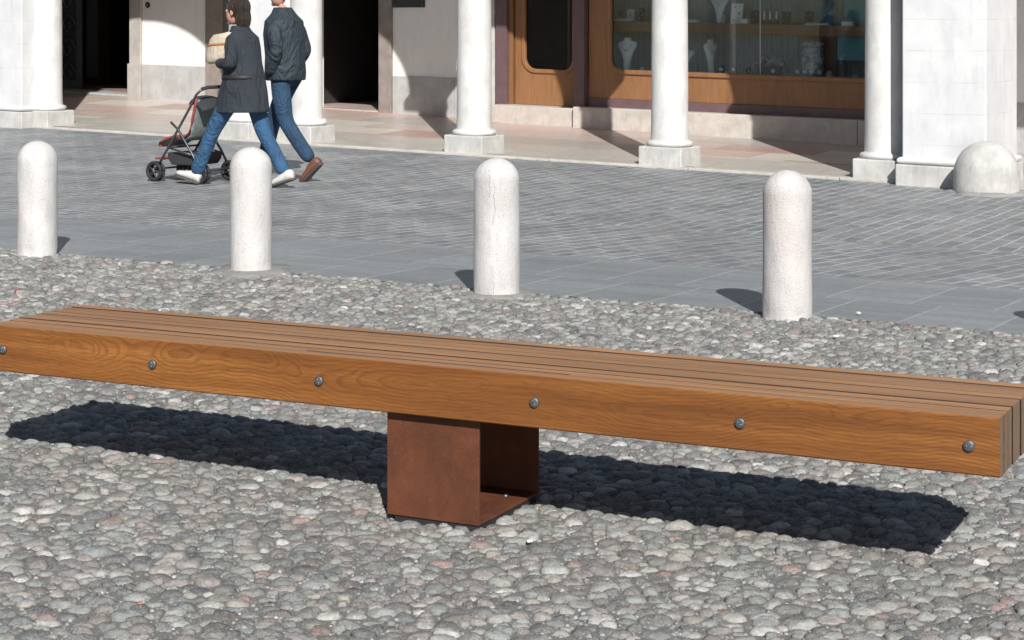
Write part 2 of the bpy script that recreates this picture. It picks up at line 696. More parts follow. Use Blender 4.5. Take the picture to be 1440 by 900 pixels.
    vv = np.zeros((m, 1 + 2*seg, 3))
    vv[:, 0] = np.stack([gx, gy, -0.0034 + gr*0.85], axis=1)
    for q, (f0, z0) in enumerate(((0.75, 0.55), (1.0, -0.6))):
        rr_ = gr[:, None]*f0*rng.uniform(0.65, 1.35, (m, seg))
        vv[:, 1 + q*seg:1 + (q + 1)*seg, 0] = gx[:, None] + 1.15*rr_*np.cos(a6)
        vv[:, 1 + q*seg:1 + (q + 1)*seg, 1] = gy[:, None] + rr_*np.sin(a6)
        vv[:, 1 + q*seg:1 + (q + 1)*seg, 2] = -0.0034 + gr[:, None]*z0*rng.uniform(0.7, 1.3, (m, seg))
    f = np.array([(0, 1 + i, 1 + (i + 1) % seg, 1 + (i + 1) % seg) for i in range(seg)] + [(1 + i, 1 + seg + i, 1 + seg + (i + 1) % seg, 1 + (i + 1) % seg) for i in range(seg)])
    V.append(vv.reshape(-1, 3))
    Fc.append((f[None] + (off + np.arange(m)*(1 + 2*seg))[:, None, None]).reshape(-1, 4))
    base = pal[rng.integers(0, len(pal), m)]*rng.uniform(0.75, 1.5, m)[:, None]
    Colr.append(np.repeat(base, 1 + 2*seg, axis=0))
    V = np.concatenate(V)
    Fc = np.concatenate(Fc)
    Colr = np.concatenate(Colr)
    tri = Fc[:, 2] == Fc[:, 3]
    me = bpy.data.meshes.new('cobblestones')
    me.vertices.add(len(V))
    me.vertices.foreach_set('co', V.ravel())
    lens = np.where(tri, 3, 4)
    loops = np.concatenate([Fc[i, :l] for i, l in ((~tri, 4), (tri, 3))] and [Fc[~tri].ravel(), Fc[tri][:, :3].ravel()])
    tot = np.concatenate([np.full((~tri).sum(), 4), np.full(tri.sum(), 3)])
    start = np.concatenate([[0], np.cumsum(tot)[:-1]])
    me.loops.add(len(loops))
    me.loops.foreach_set('vertex_index', loops.astype(np.int32))
    me.polygons.add(len(tot))
    me.polygons.foreach_set('loop_start', start.astype(np.int32))
    me.polygons.foreach_set('loop_total', tot.astype(np.int32))
    me.polygons.foreach_set('use_smooth', np.ones(len(tot), bool))
    me.update(calc_edges=True)
    at = me.attributes.new('Col', 'FLOAT_COLOR', 'POINT')
    at.data.foreach_set('color', np.concatenate([Colr, np.ones((len(Colr), 1))], axis=1).ravel().astype(np.float32))
    me.validate()
    print('pebbles', n, 'verts', len(V))
    return link('cobblestones', me, mat_cobble())


peb = pebble_paving()
tag(peb, 'grey and taupe rounded river pebbles set in sand', 'cobblestones', kind='stuff')


# ------------------------------------------------------------------ bench
def mat_wood():
    m, nt, b = new_mat('oiled_hardwood')
    g = N(nt)
    co = g.objco()
    x, y, z = g.sep(co)[0], g.sep(co)[1], g.sep(co)[2]
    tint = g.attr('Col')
    seed = g.math('MULTIPLY', g.sep(tint)[0], 37.0)
    xs_ = g.math('ADD', x, seed)
    lx = g.comb(xs_, 0.0, seed)
    w1 = g.noise(lx, 1.15, 3, 0.5)
    w2 = g.noise(g.comb(xs_, 3.3, seed), 2.3, 3, 0.5)
    fine = g.noise(g.comb(g.math('MULTIPLY', xs_, 5.0), g.math('MULTIPLY', y, 40.0), g.math('MULTIPLY', z, 40.0)), 1.0, 3, 0.5)
    a = g.math('ADD', g.math('SUBTRACT', z, 0.395), g.math('MULTIPLY', g.math('SUBTRACT', w1, 0.5), 0.34))
    c_ = g.math('ADD', 0.030, g.math('MULTIPLY', g.math('SUBTRACT', w2, 0.5), 0.19))
    rr = g.math('SQRT', g.math('ADD', g.math('MULTIPLY', a, a), g.math('ADD', g.math('MULTIPLY', c_, c_), g.math('MULTIPLY', g.math('SUBTRACT', fine, 0.5), 0.0009))))
    ring = g.math('FRACT', g.math('MULTIPLY', rr, 112.0))
    ringd = g.ramp(ring, [(0.0, 0.1), (0.45, 0.3), (0.8, 1.0), (1.0, 0.1)])
    big = g.noise(g.comb(g.math('MULTIPLY', xs_, 0.9), seed, g.math('MULTIPLY', z, 14.0)), 1.0, 4, 0.55)
    pores = g.noise(g.comb(g.math('MULTIPLY', xs_, 22.0), g.math('MULTIPLY', y, 420.0), g.math('MULTIPLY', z, 420.0)), 1.0, 2, 0.6)
    c = g.ramp(big, [(0.25, (0.155, 0.052, 0.0115)), (0.5, (0.275, 0.101, 0.0205)), (0.75, (0.43, 0.178, 0.040))])
    pres = g.ramp(g.noise(g.comb(g.math('MULTIPLY', xs_, 1.6), seed, g.math('MULTIPLY', z, 9.0)), 1.0, 3, 0.5), [(0.34, 0.35), (0.58, 1.0)])
    c = g.mix(g.math('MULTIPLY', g.math('MULTIPLY', ringd, pres), 0.62), c, (0.125, 0.040, 0.008))
    c = g.mix(g.ramp(pores, [(0.46, 0.0), (0.70, 0.6)]), c, (0.11, 0.038, 0.009))
    streak = g.noise(g.comb(g.math('MULTIPLY', xs_, 2.5), seed, g.math('MULTIPLY', z, 150.0)), 1.0, 4, 0.6)
    c = g.mix(1.0, c, g.ramp(streak, [(0.3, 0.80), (0.7, 1.16)]), 'MULTIPLY')
    # weathered top: greyer, straight grain
    nrm = g.sep(g.node('ShaderNodeTexCoord').outputs['Normal'])
    up = g.ramp(nrm[2], [(0.35, 0.0), (0.8, 1.0)])
    straight = g.noise(g.comb(g.math('MULTIPLY', xs_, 1.6), g.math('MULTIPLY', y, 130.0), seed), 1.0, 4, 0.6)
    tb = g.noise(g.comb(g.math('MULTIPLY', xs_, 0.8), seed, 0.0), 1.0, 2, 0.5)
    ct = g.ramp(straight, [(0.3, (0.205, 0.099, 0.043)), (0.7, (0.395, 0.205, 0.090))])
    ct = g.mix(1.0, ct, g.ramp(tb, [(0.3, 0.86), (0.7, 1.12)]), 'MULTIPLY')
    ct = g.mix(1.0, ct, g.ramp(g.sep(tint)[1], [(0.0, 0.72), (1.0, 1.25)]), 'MULTIPLY')
    # gap shade painted onto the slat sides (every slat but the front one)
    gap_shade = g.math('MULTIPLY', g.sep(tint)[2], g.ramp(g.math('ABSOLUTE', nrm[1]), [(0.3, 0.0), (0.6, 1.0)]))
    c = g.mix(gap_shade, c, (0.022, 0.012, 0.008))
    c = g.mix(up, c, ct)
    # end grain
    en = g.ramp(g.math('ABSOLUTE', nrm[0]), [(0.6, 0.0), (0.9, 1.0)])
    eg = g.noise(g.comb(0.0, g.math('MULTIPLY', y, 200.0), g.math('MULTIPLY', z, 60.0)), 1.0, 4, 0.6)
    ce = g.ramp(eg, [(0.3, (0.135, 0.085, 0.050)), (0.7, (0.29, 0.185, 0.108))])
    c = g.mix(en, c, ce)
    g.put(b.inputs['Base Color'], c)
    g.put(b.inputs['Roughness'], g.ramp(pores, [(0.3, 0.46), (0.7, 0.62)]))
    g.put(b.inputs['Normal'], g.bump(g.math('SUBTRACT', straight, pores), 0.18, 0.004))
    return m


def mat_corten():
    m, nt, b = new_mat('rusted_steel')
    g = N(nt)
    p = g.objco()
    n1 = g.noise(p, 9, 6, 0.62, 0.4)
    n2 = g.noise(p, 130, 4, 0.7)
    n3 = g.noise(g.mapping(p, scale=(6, 6, 0.7)), 3, 4, 0.6)
    c = g.ramp(n1, [(0.3, (0.085, 0.028, 0.013)), (0.55, (0.135, 0.043, 0.018)), (0.75, (0.18, 0.062, 0.026))])
    c = g.mix(g.ramp(n2, [(0.55, 0.0), (0.75, 0.5)]), c, (0.22, 0.085, 0.035))
    c = g.mix(g.ramp(n3, [(0.5, 0.0), (0.7, 0.4)]), c, (0.07, 0.026, 0.014))
    g.put(b.inputs['Base Color'], c)
    b.inputs['Roughness'].default_value = 0.68
    b.inputs['Metallic'].default_value = 0.15
    g.put(b.inputs['Normal'], g.bump(n2, 0.25, 0.003))
    return m


BL, BWD, ZB, ZT = 3.05, 0.438, 0.300, 0.4395
ang = math.atan2(-0.4427, 0.8966)               # local +x runs towards the right end
bench = thing('bench', 'long slatted hardwood bench balanced on one rusty steel box foot', 'bench',
              (1.132, 4.290, 0), ang)           # origin under the front right corner; x from -BL to 0, y to the back
M_wood = mat_wood()
ns_, gap = 9, 0.0076
sw = (BWD - gap*(ns_ - 1))/ns_
mb = MB()
cols = []
for i in range(ns_):
    y0 = i*(sw + gap)
    nx = 60
    dz = random.uniform(-0.0012, 0.0012) if i else 0
    ex0, ex1 = random.uniform(-0.002, 0.002), random.uniform(-0.0015, 0.0015)
    v0 = len(mb.v)
    bv = 0.0035
    prof = [(y0, ZB + bv), (y0 + bv, ZB), (y0 + sw - bv, ZB), (y0 + sw, ZB + bv), (y0 + sw, ZT - bv + dz), (y0 + sw - bv*0.3, ZT - bv*0.3 + dz), (y0 + sw - bv, ZT + dz),
            (y0 + bv, ZT + dz), (y0 + bv*0.3, ZT - bv*0.3 + dz), (y0, ZT - bv + dz)]
    rings = []
    for k in range(2):
        x = (-BL + ex0) if k == 0 else (0 + ex1)
        rings.append([(x, a, b_) for a, b_ in prof])
    mb.loft(rings, smooth=False)
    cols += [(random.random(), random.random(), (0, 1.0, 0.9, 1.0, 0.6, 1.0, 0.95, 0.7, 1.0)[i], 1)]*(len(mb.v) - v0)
seat_me = mb.mesh('seat')
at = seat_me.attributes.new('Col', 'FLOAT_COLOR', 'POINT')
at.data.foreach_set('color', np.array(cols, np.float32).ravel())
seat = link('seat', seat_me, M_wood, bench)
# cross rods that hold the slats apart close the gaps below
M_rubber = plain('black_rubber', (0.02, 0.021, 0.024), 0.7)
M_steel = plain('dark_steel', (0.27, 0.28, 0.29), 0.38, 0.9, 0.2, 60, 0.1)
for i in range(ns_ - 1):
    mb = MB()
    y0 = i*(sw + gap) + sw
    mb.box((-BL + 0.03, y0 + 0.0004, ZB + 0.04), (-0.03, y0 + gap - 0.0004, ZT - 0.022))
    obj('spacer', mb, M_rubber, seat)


def bench_x(px, z, off=0.0):
    """photo column on the front face (moved back by off) -> local x"""
    r = (px - CX)/F
    ex, ey = math.cos(ang), math.sin(ang)
    bx, by = 1.132 - math.sin(ang)*off, 4.290 + math.cos(ang)*off
    return (r*by - bx)/(ex - r*ey)


for gi, (pa, pb) in ((0, (430, 800)), (7, (525, 882))):
    y0 = gi*(sw + gap) + sw
    mb = MB()
    xa, xb = bench_x(pa, ZT, y0), bench_x(pb, ZT, y0)
    mb.box((xa, y0 + 0.0003, ZT - 0.02), (xb, y0 + gap - 0.0003, ZT - 0.0004))
    obj('seal_strip', mb, M_rubber, seat)
M_hole = plain('pin_steel', (0.45, 0.46, 0.47), 0.3, 0.7)
M_bolt = plain('bolt_steel', (0.15, 0.155, 0.16), 0.48, 0.6, 0.25, 80, 0.15)
for i, px in enumerate((5, 215, 449, 752, 1041, 1363)):
    x = bench_x(px, 0.37)
    zc = ZB + 0.068
    rb = 0.0135
    mb = MB()
    rings = []
    for (rr, dd) in ((1.0, 0.0), (1.0, 0.0045), (0.95, 0.0062), (0.78, 0.0074), (0.4, 0.0081), (0.1, 0.0083)):
        rings.append([(x + rb*rr*math.cos(a), -dd, zc + rb*rr*math.sin(a)) for a in [2*math.pi*t/24 for t in range(24)]])
    mb.loft(rings)
    bo = obj('bolt', mb, M_bolt, bench)
    for sg in (-1, 1):
        mb = MB()
        ca = R(70 + 20*i)
        cxh, czh = x + sg*0.0052*math.cos(ca), zc + sg*0.0052*math.sin(ca)
        mb.loft([[(cxh + 0.0016*math.cos(a), d, czh + 0.0016*math.sin(a)) for a in [2*math.pi*t/10 for t in range(10)]] for d in (-0.0065, -0.0086)])
        link('pin_hole', mb.mesh('pin_hole'), M_hole, bo)
# steel foot
M_cort = mat_corten()
xr, wd, dp, pt = -1.3775, 0.2825, 0.3745, 0.008
fy = 0.034
mb = MB()
mb.box((xr - wd, fy, 0.015), (xr, fy + pt, ZB - 0.001))                      # front plate
mb.box((xr - wd, fy + dp - pt, 0.015), (xr, fy + dp, ZB - 0.001))            # back plate
mb.box((xr - wd, fy + pt + 0.0005, 0.015), (xr, fy + dp - pt - 0.0005, 0.015 + pt))   # bottom plate
mb.box((xr - wd, fy + pt + 0.0005, ZB - 0.010), (xr, fy + dp - pt - 0.0005, ZB - 0.001))
foot = obj('foot', mb, M_cort, bench, bevel=0.0012)
mb = MB()
mb.box((xr - wd + 0.02, fy + 0.006, -0.012), (xr - 0.004, fy + dp - 0.01, 0.0145))
obj('base_pad', mb, M_rubber, foot, bevel=0.002)
for yy in (0.10, 0.28):
    mb = MB()
    mb.lathe([(0.008, 0), (0.008, 0.004), (0.005, 0.007)], (xr - 0.06, fy + yy, 0.0232), 14)
    obj('anchor_bolt', mb, M_steel, foot)

# ------------------------------------------------------------------ bollards
M_boll = stone('bollard_stone', (0.665, 0.65, 0.635), (0.545, 0.52, 0.505), 0.85, 1.6, 1.0, 0.85, tint=(0.585, 0.51, 0.485))
M_cement = stone('pale_cement', (0.40, 0.39, 0.37), (0.27, 0.26, 0.245), 0.5, 8.0, 1.0)


def noise_fn(seed, amp):
    rr = random.Random(seed)
    ks = [(rr.randint(1, 6), rr.uniform(4, 26), rr.uniform(0, 6.28), rr.uniform(0.4, 1)) for _ in range(9)]
    return lambda a, z: amp*sum(q*math.sin(k_*a + f_*z + ph) for k_, f_, ph, q in ks)/3


def bollard(x, y, r, hgt, seed, label, collar=0.0, crack=False):
    t = thing('bollard', label, 'bollard', (x, y, 0), 0, 'stone bollards along the pebble edge')
    prof = [(r*1.0, -0.05), (r*1.0, -0.004), (r*1.004, 0.012)]
    zc = hgt - r*0.98
    for i in range(1, 26):
        z = 0.012 + (zc - 0.012)*i/25
        prof.append((r*(1.0 + 0.012*math.sin(z*7 + seed)), z))
    for i in range(1, 13):
        a = math.pi/2*i/12.3
        prof.append((r*math.cos(a), zc + r*0.98*math.sin(a)))
    nf = noise_fn(seed, 0.010)
    rr = random.Random(seed + 50)
    chips = [(rr.uniform(0, 6.28), rr.uniform(0.0, 0.05), rr.uniform(0.15, 0.3)) for _ in range(7)]

    def jit(a, z):
        q = nf(a, z) + 0.004*math.sin(31*a + 60*z + seed)*math.sin(23*a - 83*z)
        for ca, cz, cw in chips:
            da = abs((a - ca + math.pi) % (2*math.pi) - math.pi)
            q -= 0.05*math.exp(-(da/cw)**2 - ((z - cz)/0.018)**2)
        return q
    mb = MB()
    mb.lathe(prof, (0, 0, 0), 56, jit=jit)
    obj('shaft', mb, M_boll, t)
    if crack:
        # an open hairline crack with a dark filling, following the face that looks at the square
        M_crack = plain('crack_dirt', (0.24, 0.215, 0.195), 0.95)
        for a0, z0, z1 in crack:
            mb = MB()
            pts = []
            z = z0
            a = a0
            while z < z1:
                q = r*(1 + jit(a, z) + 0.012*math.sin(z*7 + seed))
                pts.append(((q + 0.0002)*math.cos(a), (q + 0.0002)*math.sin(a), z))
                z += 0.016
                a += rr.uniform(-0.06, 0.06)
            mb.tube(pts, [0.0006 + 0.0008*rr.random() for _ in pts], 5)
            obj('crack', mb, M_crack, t)
    if collar:
        mb = MB()
        vs, fs = [], []
        seg = 40
        for q, zz in ((0.94, 0.013), (1.02, 0.011), (1.0, 0.003), (1.0, -0.03)):
            for i in range(seg):
                a = 2*math.pi*i/seg
                wv = 1 + 0.22*math.sin(2*a + seed) + 0.15*math.sin(5*a + 2*seed) + 0.08*math.sin(9*a) + 0.05*rr.random()
                ext = {0.94: r*0.95, 1.02: r + collar*0.4*wv, 1.0: r + collar*wv}[q] if zz > -0.01 else r + collar*wv*1.06
                vs.append((ext*math.cos(a), ext*math.sin(a), zz + 0.002*rr.random()))
        for k_ in range(3):
            for i in range(seg):
                j = (i + 1) % seg
                fs.append((k_*seg + i, (k_ + 1)*seg + i, (k_ + 1)*seg + j, k_*seg + j))
        mb.add(vs, fs, True)
        obj('mortar_collar', mb, M_cement, t)
    return t


bollard(-2.796, 10.89, 0.1165, 0.672, 3, 'leftmost pale stone bollard standing in the pebbles', 0.0)
bollard(-1.436, 10.17, 0.1135, 0.683, 11, 'rough stone bollard ringed by a wide pale cement patch, people passing behind', 0.13)
bollard(-0.077, 9.28, 0.1145, 0.686, 19, 'pinkish stone bollard with a dark vertical crack down its front', 0.06, [(-1.75, 0.36, 0.58), (-1.9, 0.50, 0.62), (-1.7, 0.02, 0.10)])
bollard(1.276, 8.57, 0.1135, 0.681, 27, 'rightmost and largest pale bollard, in front of the shop window', 0.0)
bollard(2.600, 7.83, 0.1135, 0.68, 35, 'stone bollard just outside the right edge, only its shadow showing', 0.0)

# ------------------------------------------------------------------ arcade building
B0 = W(0, 0, 0)
bld = thing('arcade_building', 'white stone arcade with slender columns, plastered back wall and a jeweller shop front', 'building', tuple(B0))


def L(s, n, h):
    return W(s, n, h) - B0


def hat(scale=1.0):
    pass


M_col = stone('white_column_stone', (0.72, 0.71, 0.69), (0.54, 0.53, 0.51), 0.3, 1.2, 0.25, 0.6)
M_plinth = stone('plinth_stone', (0.60, 0.59, 0.565), (0.42, 0.41, 0.39), 0.4, 2.0, 0.8)
M_grey = stone('grey_base_stone', (0.42, 0.43, 0.43), (0.34, 0.35, 0.355), 0.2, 2.0, 0.4)


def pier_joints(g, p):
    z = g.sep(p)[2]
    wob = g.math('MULTIPLY', g.math('SUBTRACT', g.noise(p, 3, 2), 0.5), 0.02)
    q = g.math('FRACT', g.math('DIVIDE', g.math('ADD', g.math('ADD', z, 0.02), wob), 0.285))
    return g.math('MULTIPLY', g.math('LESS_THAN', q, 0.02), g.ramp(g.noise(p, 5, 3), [(0.40, 0.05), (0.70, 0.6)]))


M_pier = stone('pier_marble', (0.72, 0.72, 0.72), (0.60, 0.605, 0.615), 0.15, 0.9, 0.2, 0.55, joints=pier_joints)
M_plaster = stone('white_plaster', (0.83, 0.82, 0.80), (0.78, 0.77, 0.745), 0.05, 0.6, 0.12, 0.9)
M_dado = stone('grey_marble_dado', (0.50, 0.495, 0.485), (0.36, 0.355, 0.35), 0.1, 1.5, 0.15, 0.45)
M_jamb = stone('jamb_stone', (0.50, 0.465, 0.43), (0.37, 0.34, 0.315), 0.25, 2.0, 0.4)
M_jamb_brown = stone('brown_jamb_stone', (0.31, 0.265, 0.235), (0.21, 0.18, 0.16), 0.4, 2.5, 0.6)
SPR = 3.55


def column(s, n=0.0, r=0.185, seed=0):
    c = L(s, n, 0)
    mb = MB()
    prof = [(r*1.035, 0.255), (r*1.02, 0.30), (r, 0.42), (r*0.985, 1.2), (r*0.93, 2.6), (r*0.88, 3.15)]
    pr = []
    for (a, b_), (c2, d) in zip(prof, prof[1:]):
        for i in range(6):
            t = i/6
            pr.append((a + (c2 - a)*t, b_ + (d - b_)*t))
    pr.append(prof[-1])
    mb.lathe(pr, c, 48, jit=noise_fn(seed + 5, 0.004))
    col = obj('column', mb, M_col, bld)
    mb = MB()
    pf = []
    for i in range(13):
        a = -math.pi/2 + math.pi*i/12
        pf.append((r*1.08 + 0.035*math.cos(a), 0.222 + 0.030*math.sin(a)))
    pf += [(r*1.06, 0.256), (r*1.045, 0.262)]
    pf.insert(0, (r*0.9, 0.192))
    mb.lathe(pf, c, 48, jit=noise_fn(seed + 9, 0.005))
    obj('base_ring', mb, M_col, col)
    mb = MB()
    hw = 0.235
    mb.box((s - hw, n - hw, -0.25), (s + hw, n + hw, 0.195), L)
    obj('plinth', mb, M_plinth, col, bevel=0.014, seg=3)
    mb = MB()
    mb.lathe([(r*0.88, 3.15), (r*0.98, 3.17), (r*0.98, 3.2), (r*0.9, 3.22), (r*0.95, 3.3), (r*1.25, 3.4), (r*1.3, 3.42)], c, 40)
    mb.box((s - 0.25, n - 0.25, 3.42), (s + 0.25, n + 0.25, SPR), L)
    obj('capital', mb, M_col, col)
    return col


CS = [-6.12, -3.067, -2.20, 0.0, 2.28, 4.50]
for i, s in enumerate(CS):
    column(s, 0.0, 0.185, i)


def pier(s0, s1, n0, n1, plinth=True):
    mb = MB()
    mb.box((s0, n0, 0.20), (s1, n1, SPR), L)
    p = obj('pier', mb, M_pier, bld, bevel=0.012)
    mb = MB()
    mb.box((s0 - 0.05, n0 - 0.05, -0.3), (s1 + 0.05, n1 + 0.05, 0.185), L)
    obj('plinth', mb, M_plinth, p, bevel=0.012)
    mb = MB()
    rings = []
    for i in range(11):
        a = -math.pi/2 + math.pi*i/10
        e = 0.004 + 0.034*math.cos(a)
        h = 0.219 + 0.030*math.sin(a)
        rings.append([L(s0 - e, n0 - e, h), L(s1 + e, n0 - e, h), L(s1 + e, n1 + e, h), L(s0 - e, n1 + e, h)])
    mb.loft(rings)
    o = obj('base_moulding', mb, M_pier, p)
    for q in o.data.polygons:
        q.use_smooth = False
    return p


pier(-7.6, -6.145, -0.40, 0.06)
pier(-2.96, -2.31, -0.12, 0.45)
pier(4.80, 5.57, -0.40, 0.64)
mb = MB()
mb.box((4.60, 0.02, -0.2), (4.795, 0.55, SPR), L)
obj('pilaster', mb, M_pier, bld)

# arcade wall above the columns, with its arches
def arch_loop(s0, s1, b_, n=32):
    a_ = (s1 - s0)/2
    c = (s0 + s1)/2
    return [(c + a_*math.cos(math.pi*i/n), SPR + b_*math.sin(math.pi*i/n)) for i in range(n + 1)]


hw = 0.18
pts = [(-16.0, SPR), (-16.0, 7.5), (9.0, 7.5), (9.0, SPR)]
loops = [(-6.12, -3.067, 0.95), (-2.2, 0.0, 0.92), (0.0, 2.28, 0.95), (2.28, 4.5, 0.93)]
for a, b_, h in reversed(loops):
    pts += arch_loop(a + hw, b_ - hw, h)
mb = MB()
mb.prism(pts, [], -0.22, 0.24, L)
obj('arcade_wall', mb, M_pier, bld)
mb = MB()
mb.box((-16, -0.40, -0.3), (-7.61, 0.2, SPR), L)
obj('side_wall', mb, M_pier, bld)
mb = MB()
mb.box((-16, 0.245, 5.3), (9, 3.30, 5.5), L)
obj('ceiling', mb, M_plaster, bld)

# ---- back wall
NW = 3.34
xs_ = lambda x: S(x, NW)
D1 = (-10.3, xs_(185))
D2 = (xs_(316), xs_(316) + 0.95)
D3 = (-4.62, xs_(535))
SH = (xs_(697), 3.9)
top_h = 2.35
mb = MB()
poly = [(-16, -0.1), (-16, 7.5), (9, 7.5), (9, -0.1)]
for a, b_ in (SH, D3, D2, D1):
    t = 2.75 if a == SH[0] else top_h
    poly += [(b_, -0.1), (b_, t), (a, t), (a, -0.1)]
mb.prism(poly, [], NW, NW + 0.35, L)
obj('back_wall', mb, M_plaster, bld)


def dado(x0, x1, joints=()):
    """grey marble slabs along the foot of the plastered wall between two photo columns (or s values)"""
    mb = MB()
    cuts = [x0] + list(joints) + [x1]
    for a, b_ in zip(cuts, cuts[1:]):
        mb.box((a + 0.002, NW - 0.022, -0.05), (b_ - 0.002, NW - 0.0005, DH), L)
    obj('dado', mb, M_dado, bld, bevel=0.004)


DH = H(246, 92, NW)
dado(xs_(201), xs_(291), (xs_(223), xs_(273)))
DH = H(600, 108.5, NW)
dado(xs_(553), xs_(691), (xs_(640),))
DH = H(1436, 146, NW)
dado(SH[1] + 0.02, 9.0, (5.4, 6.9))


def jamb(s0, s1, foot_h, top=2.35, proud=0.05, mat=None):
    mb = MB()
    mb.box((s0, NW - proud, -0.05), (s1, NW + 0.30, top), L)
    j = obj('door_jamb', mb, mat or M_jamb, bld, bevel=0.006)
    if foot_h:
        mb = MB()
        mb.box((s0 - 0.02, NW - proud - 0.02, -0.05), (s1 + 0.012, NW - proud - 0.0005, foot_h), L)
        obj('jamb_foot', mb, mat or M_jamb, j, bevel=0.005)


jamb(xs_(185), xs_(200.5), H(190, 89.5, NW))
jamb(xs_(291.5), xs_(316), 0, mat=M_jamb_brown)
jamb(D2[1], D2[1] + 0.2, 0)
jamb(D3[0] - 0.2, D3[0], 0)
jamb(xs_(535), xs_(552.5), 0, mat=M_jamb_brown)
jamb(xs_(691), xs_(697) - 0.002, 0, 2.75, 0.03, M_plinth)
for a, b_ in ((D1[0] - 0.15, xs_(200.5)), (xs_(291.5), D2[1] + 0.2), (D3[0] - 0.2, xs_(552.5))):
    mb = MB()
    mb.box((a, NW - 0.05, 2.352), (b_, NW + 0.30, 2.55), L)
    obj('lintel', mb, M_jamb, bld, bevel=0.006)

# dark rooms behind the openings
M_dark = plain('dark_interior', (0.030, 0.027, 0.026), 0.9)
M_darkwood = plain('dark_wood', (0.05, 0.032, 0.022), 0.5, 0, 0.3, 12, 0, None, (1, 1, 0.1))


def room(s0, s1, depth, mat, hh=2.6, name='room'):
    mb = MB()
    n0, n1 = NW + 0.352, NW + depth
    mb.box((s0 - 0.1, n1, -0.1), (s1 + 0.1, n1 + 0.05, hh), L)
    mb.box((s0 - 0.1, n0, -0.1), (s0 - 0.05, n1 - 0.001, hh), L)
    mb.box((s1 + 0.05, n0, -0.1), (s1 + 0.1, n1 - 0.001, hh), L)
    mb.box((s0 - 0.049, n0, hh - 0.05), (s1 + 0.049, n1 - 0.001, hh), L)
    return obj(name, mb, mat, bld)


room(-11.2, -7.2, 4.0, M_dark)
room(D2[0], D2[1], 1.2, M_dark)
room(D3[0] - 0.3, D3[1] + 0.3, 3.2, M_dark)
M_inner = stone('inner_floor', (0.34, 0.26, 0.22), (0.24, 0.19, 0.165), 0.1, 2.0, 0.1, 0.4)
for a, b_, d in ((-11.25, -7.15, 4.0), (D2[0] - 0.05, D2[1] + 0.05, 1.2), (D3[0] - 0.35, D3[1] + 0.35, 3.2)):
    mb = MB()
    h0 = floor_h((a + b_)/2, NW) + (0.014 if d == 3.2 else 0.03)
    mb.box((a, NW + 0.345, -0.1), (b_, NW + d - 0.002, h0), L)
    obj('inner_floor', mb, M_floor if d == 3.2 else M_inner, bld)
for (a, b_) in (D1, D2, D3):
    mb = MB()
    h0 = floor_h((a + b_)/2, NW) + 0.012
    mb.box((a, NW + 0.02, -0.1), (b_, NW + 0.34, h0), L)
    obj('threshold', mb, M_floor if a == D3[0] else M_grey, bld, bevel=0.006)

# open glazed door leaf with scrolled iron grille in the left doorway
M_iron = plain('wrought_iron', (0.028, 0.03, 0.033), 0.45, 0.6)
M_glass_dark = plain('dim_glass', (0.03, 0.036, 0.038), 0.08, 0, 0.3, 4)
nD = NW + 0.45
sa, sb = S(60, nD), S(113, nD)
h0 = floor_h(-8.6, NW) + 0.04
mb = MB()
mb.box((sb - 0.085, nD, h0), (sb, nD + 0.05, 2.3), L)
mb.box((sa, nD, h0), (sa + 0.08, nD + 0.05, 2.3), L)
mb.box((sa + 0.081, nD, h0), (sb - 0.086, nD + 0.05, h0 + 0.12), L)
mb.box((sa + 0.081, nD, 2.2), (sb - 0.086, nD + 0.05, 2.3), L)
M_doorgrey = plain('grey_painted_metal', (0.10, 0.105, 0.11), 0.45, 0.3, 0.25, 8)
leaf = obj('door_leaf', mb, M_doorgrey, bld, bevel=0.004)
mb = MB()
mb.box((sa + 0.081, nD + 0.02, h0 + 0.121), (sb - 0.087, nD + 0.028, 2.199), L)
obj('pane', mb, M_glass_dark, leaf)
mb = MB()
rs = random.Random(3)
cs_ = (sa + 0.08 + sb - 0.086)/2
wd_ = (sb - sa - 0.18)/2
hh = h0 + 0.22
while hh < 2.1:
    for sg in (-1, 1):
        pts_ = []
        for i in range(26):
            a = i/25*2.6*math.pi
            rad = wd_*0.46*(1 - i/31)
            pts_.append(L(cs_ + sg*wd_*0.5 + sg*rad*math.cos(a), nD - 0.008, hh + rad*math.sin(a)*1.25))
        mb.tube(pts_, 0.008, 6)
    hh += wd_*1.25
obj('grille', mb, plain('grey_iron', (0.13, 0.135, 0.14), 0.4, 0.5), leaf)
# closed dark wooden door deep in the middle doorway, narrow cabinet standing in the left one
mb = MB()
mb.box((D2[0] + 0.02, NW + 0.22, floor_h(-5.5, NW) + 0.015), (D2[1] - 0.02, NW + 0.27, top_h), L)
dl = obj('wooden_door', mb, M_darkwood, bld)
for q in (0.35, 1.2):
    mb = MB()
    mb.box((D2[0] + 0.14, NW + 0.205, q), (D2[1] - 0.14, NW + 0.219, q + 0.7), L)
    obj('door_panel', mb, M_darkwood, dl, bevel=0.01)
nC = NW + 1.6
cab = thing('display_cabinet', 'dim bluish display cabinet inside the dark left doorway', 'cabinet', tuple(W(S(128, nC), nC, floor_h(-9, NW) + 0.03)), R(-30))
mb = MB()
mb.box((-0.14, 0, 0.0), (0.14, 0.3, 0.12))
mb.box((-0.14, 0.02, 0.121), (-0.12, 0.3, 1.6))
mb.box((0.12, 0.02, 0.121), (0.14, 0.3, 1.6))
mb.box((-0.14, 0, 1.601), (0.14, 0.3, 1.66))
obj('carcass', mb, M_darkwood, cab)
mb = MB()
mb.box((-0.118, 0.03, 0.122), (0.118, 0.29, 1.599))
obj('pane', mb, plain('cabinet_glass', (0.10, 0.125, 0.14), 0.12), cab)

